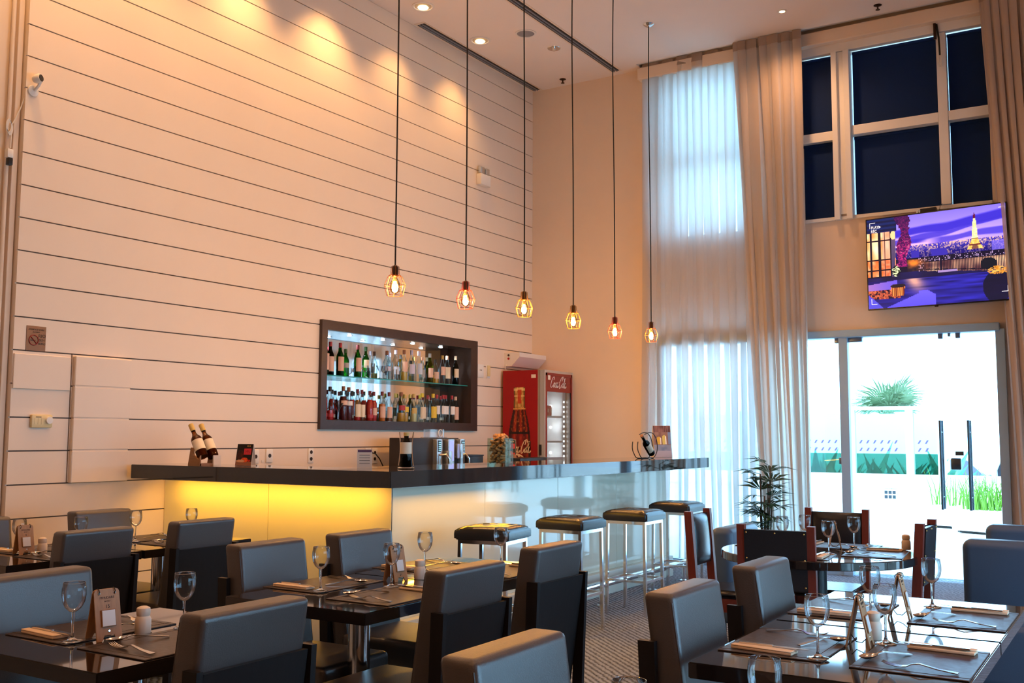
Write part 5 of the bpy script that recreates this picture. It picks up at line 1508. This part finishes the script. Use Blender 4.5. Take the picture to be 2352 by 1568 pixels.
# ================================================================== TELEVISION
a0, a1 = Vector((4.045, 10.60, 3.145)), Vector((5.37, 10.43, 3.145))
tvx = (a1 - a0); TW = tvx.length; tva = math.atan2(tvx.y, tvx.x)
tv = thing('television', 'wall mounted television showing a violet city sunset with a lit tower', 'television', (a0 + a1) / 2, tva)
TH = .935
tv.rotation_euler = (0, 0, tva)
B(-TW / 2, TW / 2, 0, .035, -TH / 2, TH / 2, bevel=.004).build('cabinet', 'tv_black', tv)
def tower_hw(v):
    if v < .06 or v > .445: return 0
    if v < .11: return .004 + (v - .06) * .06
    if v < .33: return .008 + (v - .11) * .062
    return .022 + (v - .33) ** 1.3 * .55
def tv_art(u, v):
    n1, n2, n3 = vnoise(u * 70, v * 50), vnoise(u * 160, v * 110, 5), vnoise(u * 14, v * 10, 9)
    # sky
    hz = .345 - .01 * u
    if v < hz:
        t = v / hz
        c = mixc((.50, .42, .93), (.66, .55, .97), t * 1.5)
        c = mixc(c, (1.0, .74, .84), max(0, (t - .40) / .6) * max(.1, 1.15 - 1.1 * u))
        wv1 = vnoise(u * 5, v * 9, 2) * .05
        for (a_, b_, w1, am) in ((.245, -.14, .045, .95), (.345, -.20, .022, .8), (.335, -.07, .03, .75), (.30, -.035, .012, .7)):
            dd = abs(v + wv1 - .025 - (a_ + b_ * u)) / (w1 * (.6 + .8 * vnoise(u * 7 + a_ * 30, 1.5, 3)))
            k_ = max(0, min(1, (1.25 - dd) * 2)) * am
            if a_ == .335 and u < .55: k_ *= max(0, (u - .45) * 10)
            if a_ == .30: k_ *= max(0, 1 - abs(u - .37) / .1)
            c = mixc(c, (.20, .15, .74), k_)
    elif v < .475:
        t = (v - hz) / (.475 - hz)
        c = mixc((.28, .22, .72), (.06, .05, .42), t * 1.3)
        if n2 > .60 - .10 * (1 - t): c = mixc(c, (1.0, .78, .62), (.85 if n1 > .4 else .5) * (1 - .55 * t))
        if u > .9 and t > .3: c = mixc(c, (.50, .42, .90), .7)
        elif n3 > .62 and t > .45: c = (.20, .16, .62)
    elif v < .70:
        c = (.04, .05, .16)
        rl = .50 + .12 * max(0, u - .5) * .9
        top, bot = .475 + 0 * u, .60 + .12 * max(0, u - .32)
        if u > .36 and v < bot + .02:
            glow = vnoise(u * 20, v * 14, 6)
            if v > .53 and u > .42: c = mixc((.25, .10, .16), (1.0, .76, .58), glow * 1.15)
            elif n2 > .62: c = (.75, .62, .80)
            if (u * 95) % 1 < .38: c = mixc(c, (.03, .03, .13), .85)
            if abs(v - .535) < .006 or abs(v - bot) < .006 or abs(v - .478) < .009: c = (.04, .04, .14)
            if abs(u - .545) < .008: c = (.05, .05, .15)
        if .30 < u < .46 and .49 < v < .62:
            c = mixc(c, (1.0, .52, .18), .9 * math.exp(-((u - .35) / .05) ** 2 - ((v - .53) / .04) ** 2) + .25 * n1)
        if v > bot + .02 or (u < .36 and v > .62): c = mixc((.05, .06, .20), (.10, .10, .34), n3)
        if .52 < u < .66 and .635 < v < .665: c = (.62, .50, .72)
    else:
        pl = vnoise((u - .6 * v) * 7, v * 60, 7)
        c = mixc((.05, .06, .32), (.20, .18, .78), pl * .9 * (.5 + .6 * u))
        c = mixc(c, (1.0, .70, .58), .85 * math.exp(-((u - .34 - .25 * (v - .7)) / .055) ** 2 - ((v - .72) / .09) ** 2) + .25 * pl * math.exp(-((u - .40) / .08) ** 2 - ((v - .8) / .08) ** 2))
    # lit tower
    hw = tower_hw(v)
    if hw and abs(u - .787) < hw:
        if v < .125: c = (.36, .06, .20)
        elif v < .33: c = mixc((1.0, .86, .46), (1.0, .97, .78), n2)
        else:
            c = mixc((.98, .62, .22), (1.0, .86, .52), n2)
            if v > .39 and abs(u - .787) < hw * .45: c = mixc(c, (.30, .14, .20), .75)
            if abs(v - .335) < .007 or abs(v - .40) < .007: c = (.40, .16, .16)
    # pavilion at left
    if u < .225 and v < .155:
        c = mixc((.02, .07, .24), (.03, .20, .55), .5 + .5 * math.sin(v * 130)) if u > .0 else c
        c = mixc(c, (.02, .05, .16), .45)
    elif u < .215 and v < .66:
        c = (.05, .06, .16)
        if u < .172 and .155 < v < .645:
            c = mixc((1.0, .50, .22), (1.0, .92, .70), vnoise(u * 26, v * 16, 8))
            c = mixc(c, (1.0, .95, .85), .8 * math.exp(-((u - .07) / .03) ** 2 - ((v - .33) / .07) ** 2))
            if u > .115: c = mixc(c, (.98, .62, .56), .6)
            if v > .46: c = mixc(c, (.85, .26, .10), .55 * n1 + .2)
            for m_ in (.028, .095, .135):
                if abs(u - m_) < .009 - (.005 if m_ == .135 else 0): c = (.05, .05, .13)
            if abs(v - .245) < .006 or abs(v - .46) < .006 or abs(v - .575) < .008: c = (.10, .06, .12)
        elif .182 < u: c = mixc((.13, .14, .30), (.40, .30, .42), vnoise(u * 40, v * 4))
        if ((u - .20) / .02) ** 2 + ((v - .20) / .05) ** 2 < 1: c = (1.0, .80, .55)
        if ((u - .225) / .015) ** 2 + ((v - .50) / .07) ** 2 < 1: c = (.95, .55, .38)
    # flowering climber
    fx = .262 + .02 * math.sin(v * 9) + .018 * v / .5
    fwid = .036 + .012 * math.sin(v * 21 + 1) + .014 * n1
    if v < .56 and abs(u - fx) < fwid:
        c = mixc((.17, .03, .26), (.92, .16, .50), max(0, n2 * 1.25 - .25) * min(1, .25 + v * 1.7))
        if n1 > .8 and v > .25: c = mixc(c, (1.0, .45, .62), .6)
    if ((u - .215) / .03) ** 2 + ((v - .60) / .06) ** 2 < 1: c = (.92, .95, .70) if n2 > .60 else (.05, .08, .10)
    # terrace plants at right
    if ((u - .875) / .055) ** 2 + ((v - .615) / .065) ** 2 < 1: c = (.02, .07, .13)
    if ((u - .93) / .10) ** 2 + ((v - .86) / .17) ** 2 < 1: c = mixc(c, (.03, .05, .14), .9)
    if ((u - .94) / .075) ** 2 + ((v - .69) / .04 * (1 + .4 * (n1 - .5))) ** 2 < 1 and n2 > .35: c = mixc((.75, .45, .12), (1.0, .72, .35), n1)
    # lounge furniture, lower left
    if u < .22 and .70 < v < .80 and v > .73 - .15 * (u - .02): c = mixc((.62, .42, .72), (.40, .32, .82), u * 5)
    if .0 < u < .24 and .80 < v < .90: c = mixc((.42, .10, .14), (.95, .50, .30), n2) if n1 > .35 else (.12, .06, .16)
    if ((u - .225) / .057) ** 2 + ((v - .765) / .022) ** 2 < 1: c = (.12, .09, .13)
    elif abs(u - .225) < .054 - .09 * max(0, v - .77) and .77 < v < .875: c = (1.0, .55, .28) if (u * 70) % 1 < .55 else (.38, .12, .10)
    if v > .84 and v > 1.04 - .55 * (u - .06) * (1 if u < .38 else 0) - (0 if u < .38 else .2) and u < .50 and v > .80 + .9 * max(0, u - .40): c = mixc((.27, .24, .86), (.42, .36, .98), 1 - (v - .8) * 3)
    if u < .11 and v > .80 + 1.4 * u + .04: c = (.30, .28, .80)
    return c
painting('screen', tv_art, 190, 130, (-TW / 2 + .012, -.0015, TH / 2 - .012), (TW - .024, 0, 0), (0, 0, -(TH - .024)), 'screen_picture', tv)
mat('osd_white', (1, 1, 1), .5, emit=(.95, .93, 1), estr=1.1)
def osd(x, z): return frame((x, -.003, z), (1, 0, 0), (0, 0, 1))
L0, T0_ = -TW / 2 + .012, TH / 2 - .012
text('PLAY', .042, 'osd_white', tv, osd(L0 + .082, T0_ - .083), .0003, name='screen_lettering', sx=.8)
text('REC', .042, 'osd_white', tv, osd(L0 + .072, T0_ - .122), .0003, name='screen_lettering', sx=.8)
MB().prism([(0, -.014), (.022, 0), (0, .014)], .0006, osd(L0 + .122, T0_ - .083)).build('play_symbol', 'osd_white', tv, smooth=0)
def corner_mark(x, z, sx, sz):
    MB().box(min(x, x + sx * .055), max(x, x + sx * .055), -.0036, -.003, z - .0025, z + .0025).box(x - .0025, x + .0025, -.0036, -.003, min(z, z + sz * .055), max(z, z + sz * .055)).build('corner_mark', 'osd_white', tv, smooth=0)
corner_mark(L0 + .032, T0_ - .035, 1, -1); corner_mark(L0 + .032, -T0_ + .045, 1, 1); corner_mark(-L0 - .004, T0_ - .035, -1, -1); corner_mark(-L0 - .004, -T0_ + .075, -1, 1)
MB().box(-.015, .015, .0, .02, -TH / 2 - .012, -TH / 2).build('sensor', 'tv_black', tv, smooth=0)
B(-.15, .15, .035, .15, -.12, .12).build('wall_bracket', 'tv_black', tv, smooth=0)
sb = thing('media_box', 'small black media box with connectors on top of the television', 'media player', (4.64, 10.585, 3.615), tva)
B(-.06, .09, -.02, .03, 0, .045, bevel=.004).build('box_body', 'dark_plastic', sb)
for q in (-.085, -.062, -.05):
    B(q - .012, q + .010, -.015, .015, .006, .036, bevel=.003).build('connector', 'machine_silver', sb)
MB().tube([(.12, 0, 0), (.13, 0, .06), (.15, 0, .07)], .003, 6).build('wire', 'cord_black', sb)

# ================================================================== POTTED PALM BY THE CURTAIN
pp = thing('potted_palm', 'potted palm with dark fingered leaves before the curtains', 'plant', (3.05, 10.22, 0))
MB().lathe([(0, .0), (.13, 0), (.17, .28), (.18, .30), (.16, .30), (.155, .26), (0, .26)], 24).build('pot', 'pot_brown', pp)
rnd = random.Random(11)
for k, (dx, dy, h) in enumerate(((-.03, 0, 1.02), (.07, .02, 1.10), (.02, -.03, .80), (-.05, .04, .68), (.09, -.02, .70), (.0, .05, .6), (.04, .03, .92))):
    stem = MB().tube([(dx * .4, dy * .4, .26), (dx * .8, dy, h * .6), (dx, dy, h)], .008, 6).build('stem', 'stem_brown', pp)
    for f in range(5):
        az = rnd.uniform(0, 6.28) if f else (2.9 if k % 2 else 3.4); el = rnd.uniform(-.1, .6)
        base = Vector((dx, dy, h - .05 * f))
        dirv = Vector((math.cos(az) * math.cos(el), math.sin(az) * math.cos(el) * .6, math.sin(el)))
        tip = base + dirv * .07
        mb = MB().tube([base, tip], .003, 5)
        side = dirv.cross(Vector((0, 0, 1))).normalized(); upv = side.cross(dirv)
        for q in range(7):
            a = (q - 3) * .36
            d2 = (dirv * math.cos(a) + side * math.sin(a)).normalized()
            L = rnd.uniform(.16, .26)
            wv_ = d2.cross(upv).normalized() * .016
            p0 = tip; p1 = tip + d2 * L * .5 + upv * .010; p2 = tip + d2 * L - Vector((0, 0, .035))
            mb.quad(p0, p1 - wv_, p2, p1 + wv_)
        mb.build('leaf', 'leaf_dark', stem, smooth=0, fixnormals=False)

# ================================================================== TERRACE OUTSIDE
struct(B(-25, 40, 11.03, 18.9, -.12, -.01).build('terrace_floor', 'terrace_tile', smooth=0), 'white tiled terrace outside', 'terrace')
struct(B(8.1, 40, -20, 10.95, -.12, -.01).build('side_terrace_floor', 'terrace_tile', smooth=0), 'white tiled side terrace', 'terrace')
struct(B(-60, 80, 18.9, 120, -.6, -.25).build('street_ground', 'street', smooth=0), 'pale street beyond the fence', 'ground')
# glazed boundary fence
fe = thing('glass_fence', 'white boundary wall with glass fence panels and purple dashes', 'fence', (0, 18.0, 0))
B(-12, 16, 0, .18, -.05, .55).build('low_wall', 'wall_tile', fe, smooth=0)
B(-12, 16, -.03, .21, .55, .62).build('coping', 'terrace_wall', fe, smooth=0)
B(-12, 16, .02, .16, .62, .78).build('bottom_rail', 'terrace_wall', fe, smooth=0)
px = [-3.6, -2.4, -1.2, .0, 1.05, 2.05, 3.0, 3.5]
for x in px:
    B(x - .06, x + .06, .04, .14, .78, 1.90).build('fence_post', 'terrace_wall', fe, smooth=0)
B(-3.6, 3.5, .03, .15, 1.86, 1.92).build('top_rail', 'terrace_wall', fe, smooth=0)
for x0, x1 in zip(px, px[1:]):
    pn = B(x0 + .06, x1 - .06, .085, .095, .78, 1.86).build('glass_panel', 'fence_glass', fe, smooth=0)
    mb = MB()
    k = int((x1 - x0 - .2) / .115)
    for i in range(k):
        for zz in (1.16, 1.29):
            x = x0 + .12 + i * .115
            mb.hexa([(x, .08, zz), (x + .03, .08, zz), (x + .03, .084, zz), (x, .084, zz), (x + .035, .08, zz + .06), (x + .065, .08, zz + .06), (x + .065, .084, zz + .06), (x + .035, .084, zz + .06)])
    mb.build('dash_decal', 'decal_purple', pn, smooth=0)
    B(x0 + .07, x1 - .07, .10, .104, .78, 1.12).build('tinted_strip', 'fence_tint', pn, smooth=0)
vt = thing('wall_vent', 'small square vent block set in the white boundary wall', 'vent', (2.68, 17.985, .49))
B(-.11, .11, 0, .02, -.10, .11).build('vent_block', 'planter_white', vt, smooth=0)
for i in range(3):
    for j in range(2):
        B(-.09 + i * .065, -.04 + i * .065, -.004, .0, -.045 + j * .075, .010 + j * .075).build('vent_hole', 'car_glass', vt, smooth=0)
vt.location = (2.68, 17.975, .42)
# planters with grass
def planter(x, y, rz, L, label, seed, dens, gx=0, gw=.38):
    t = thing('grass_planter', label, 'planter', (x, y, 0), rz)
    MB().hexa([(-L / 2 + .05, -.17, .03), (L / 2 - .05, -.17, .03), (L / 2 - .05, .17, .03), (-L / 2 + .05, .17, .03), (-L / 2, -.22, .34), (L / 2, -.22, .34), (L / 2, .22, .34), (-L / 2, .22, .34)]).build('trough', 'planter_white', t, smooth=0)
    B(-L / 2 + .1, L / 2 - .1, -.12, .12, 0, .03).build('foot', 'tyre', t, smooth=0)
    rnd = random.Random(seed); mb = MB()
    for k in range(dens):
        bx_, by_ = gx + rnd.uniform(-L * gw, L * gw), rnd.uniform(-.14, .14)
        h = rnd.uniform(.25, .62); lx, ly = rnd.uniform(-.22, .22), rnd.uniform(-.12, .12)
        w_ = .009
        pts = [Vector((bx_ + lx * q * q, by_ + ly * q * q, .32 + h * q)) for q in (0, .5, 1)]
        mb.quad(pts[0] + Vector((-w_, 0, 0)), pts[0] + Vector((w_, 0, 0)), pts[1] + Vector((w_ * .8, 0, 0)), pts[1] + Vector((-w_ * .8, 0, 0)))
        mb.quad(pts[1] + Vector((-w_ * .8, 0, 0)), pts[1] + Vector((w_ * .8, 0, 0)), pts[2] + Vector((.001, 0, 0)), pts[2] - Vector((.001, 0, 0)))
    g_ = mb.build('grass', 'leaf_lime', t, smooth=0, fixnormals=False)
    g_['kind'] = 'stuff'
planter(3.62, 17.3, R(-8), 1.0, 'white terrace planter with sparse grass behind the left door handle', 3, 26, .1, .25)
planter(4.42, 16.45, R(-20), 1.15, 'white terrace planter with lush lime grass right of the door handles', 5, 130, -.10, .24)
planter(9.7, 3.2, R(90), 1.6, 'planter of tall grass outside the side bay, nearer', 7, 160)
planter(9.7, 6.8, R(90), 1.6, 'planter of tall grass outside the side bay, farther', 9, 160)
# fan palm beyond the fence
fp = thing('fan_palm', 'pale fan palm rising behind the glass fence', 'palm', (1.75, 22.6, -.3))
MB().lathe([(.16, 0), (.13, 1.4), (.12, 2.2), (0, 2.25)], 14).build('trunk', 'trunk', fp)
rnd = random.Random(2)
for k in range(16):
    az = k * 2.4 + rnd.uniform(-.3, .3); el = rnd.uniform(.05, 1.25)
    base = Vector((0, 0, 2.15))
    d = Vector((math.cos(az) * math.cos(el), math.sin(az) * math.cos(el), math.sin(el)))
    tip = base + d * rnd.uniform(.25, .42)
    mb = MB().tube([base, tip], .014, 5)
    side = d.cross(Vector((0, 0, 1))).normalized(); upv = side.cross(d).normalized()
    for q in range(22):
        a = (q - 10.5) * .155
        d2 = (d * math.cos(a) + side * math.sin(a)).normalized()
        L = .82 * (1 - .25 * abs(a) / 1.6) * rnd.uniform(.85, 1.1)
        wv_ = d2.cross(upv).normalized() * .026
        p1 = tip + d2 * L * .55 + upv * .02; p2 = tip + d2 * L - Vector((0, 0, .12 * rnd.random() + .05))
        mb.quad(tip, p1 - wv_, p2, p1 + wv_)
    mb.build('frond', 'leaf_palm', fp, smooth=0, fixnormals=False)
# shrubs behind the glass panels
rnd = random.Random(6)
for x, lab in ((-2.6, 'leafy shrub behind the far left fence panel'), (-1.3, 'leafy shrub behind the curtained fence panels'), (.3, 'leafy shrub behind the fence left of the door post'), (1.5, 'broad leaved shrub just left of the door post behind the fence'), (2.35, 'broad leaved shrub behind the middle glass fence panel'), (3.0, 'thin broad leaved shrub behind the right glass fence panel')):
    sh = thing('garden_shrub', lab, 'shrub', (x, 19.5, -.25), 0, 'shrubs behind the glass fence')
    mb = MB()
    for q in range(60):
        az, el = rnd.uniform(0, 6.28), rnd.uniform(.35, 1.3)
        d = Vector((math.cos(az) * math.cos(el), math.sin(az) * math.cos(el) * .6, math.sin(el)))
        L = rnd.uniform(.7, 1.25 if q % 5 else 1.6)
        s_ = d.cross(Vector((0, 0, 1))).normalized() * rnd.uniform(.07, .14)
        p0 = Vector((rnd.uniform(-.45, .45), rnd.uniform(-.1, .1), .3)); p1 = p0 + d * L * .55; p2 = p0 + d * L + Vector((d.x * .2, 0, -.12))
        mb.quad(p0, p1 - s_, p2, p1 + s_)
    mb.build('leaves', 'leaf_teal', sh, smooth=0, fixnormals=False)
    MB().tube([(0, 0, 0), (0, 0, .5)], .03, 6).build('stem', 'stem_brown', sh)
# parked cars
def car(label, loc, rz, paint, lower, z=1.0):
    t = thing('parked_car', label, 'car', loc, rz)
    prof = [(-2.05, .30), (-2.1, .62), (-2.0, .88), (-1.55, .95), (-1.1, 1.38), (.55, 1.42), (1.15, 1.0), (1.95, .86), (2.1, .60), (2.08, .30)]
    body = MB()
    def sec(y, k):
        return [(x * k, y, zz * z if zz < .96 else (zz * z)) for x, zz in prof]
    bm = bmesh.new()
    rows = []
    for y, k, ins in ((-.82, .985, 0), (-.72, 1, .0), (.72, 1, 0), (.82, .985, 0)):
        rows.append([bm.verts.new((x * k, y * (1 - .16 * max(0, (zz - .95) / .47)), zz)) for x, zz in prof])
    for a, b_ in zip(rows, rows[1:]):
        for i in range(len(prof)):
            j_ = (i + 1) % len(prof)
            bm.faces.new((a[i], a[j_], b_[j_], b_[i]))
    bm.faces.new(rows[0][::-1]); bm.faces.new(rows[-1])
    body.add(bm); body.build('body', paint, t, smooth=30)
    for s in (-1, 1):
        y = s * .765
        MB().quad((-1.05, y, 1.0), (-.25, y, 1.0), (-.25, s * .715, 1.32), (-.92, s * .715, 1.32)).build('side_window', 'car_glass', t, smooth=0)
        MB().quad((-.18, y, 1.0), (.85, y, 1.0), (.48, s * .715, 1.32), (-.18, s * .715, 1.32)).build('side_window', 'car_glass', t, smooth=0)
        B(-1.9, 1.9, s * .80 - .03, s * .80 + .03, .30, .52).build('lower_panel', lower, t, smooth=0)
        for x in (-1.3, 1.3):
            wl_ = MB().lathe([(0, -.10), (.30, -.10), (.32, -.06), (.32, .06), (.30, .10), (0, .10)], 24, mtx=frame((x, s * .76, .31), (1, 0, 0), (0, 0, 1))).build('wheel', 'tyre', t)
            MB().lathe([(0, -.112), (.17, -.108), (.19, -.10), (.19, .10), (.17, .108), (0, .112)], 20, mtx=frame((x, s * .76, .31), (1, 0, 0), (0, 0, 1))).build('hub_cap', 'car_silver', wl_)
        B(-2.10, -1.98, s * .60 - .12, s * .60 + .12, .66, .84, bevel=.02).build('tail_light', 'tail_light', t)
    MB().quad((-1.12, -.62, 1.34), (-1.12, .62, 1.34), (-1.54, .70, .98), (-1.54, -.70, .98)).build('rear_window', 'car_glass', t, smooth=0)
    MB().quad((.60, -.62, 1.38), (.60, .62, 1.38), (1.12, .70, 1.03), (1.12, -.70, 1.03)).build('windscreen', 'car_glass', t, smooth=0)
    return t
struct(B(-8, 3.2, 20.6, 20.8, -.3, 1.85).build('garden_wall', 'terrace_wall', smooth=0), 'white garden wall behind the shrubs', 'wall')
car('silver parked car with red tail light behind the boundary wall at right', (1.75, 25.8, -.50), R(184), 'car_silver', 'car_blue')
_c = car('dark tall parked car behind the silver car at the right', (5.1, 30.0, -.25), R(181), 'car_dark', 'car_dark')
_c.scale = (1, 1, 1.35)
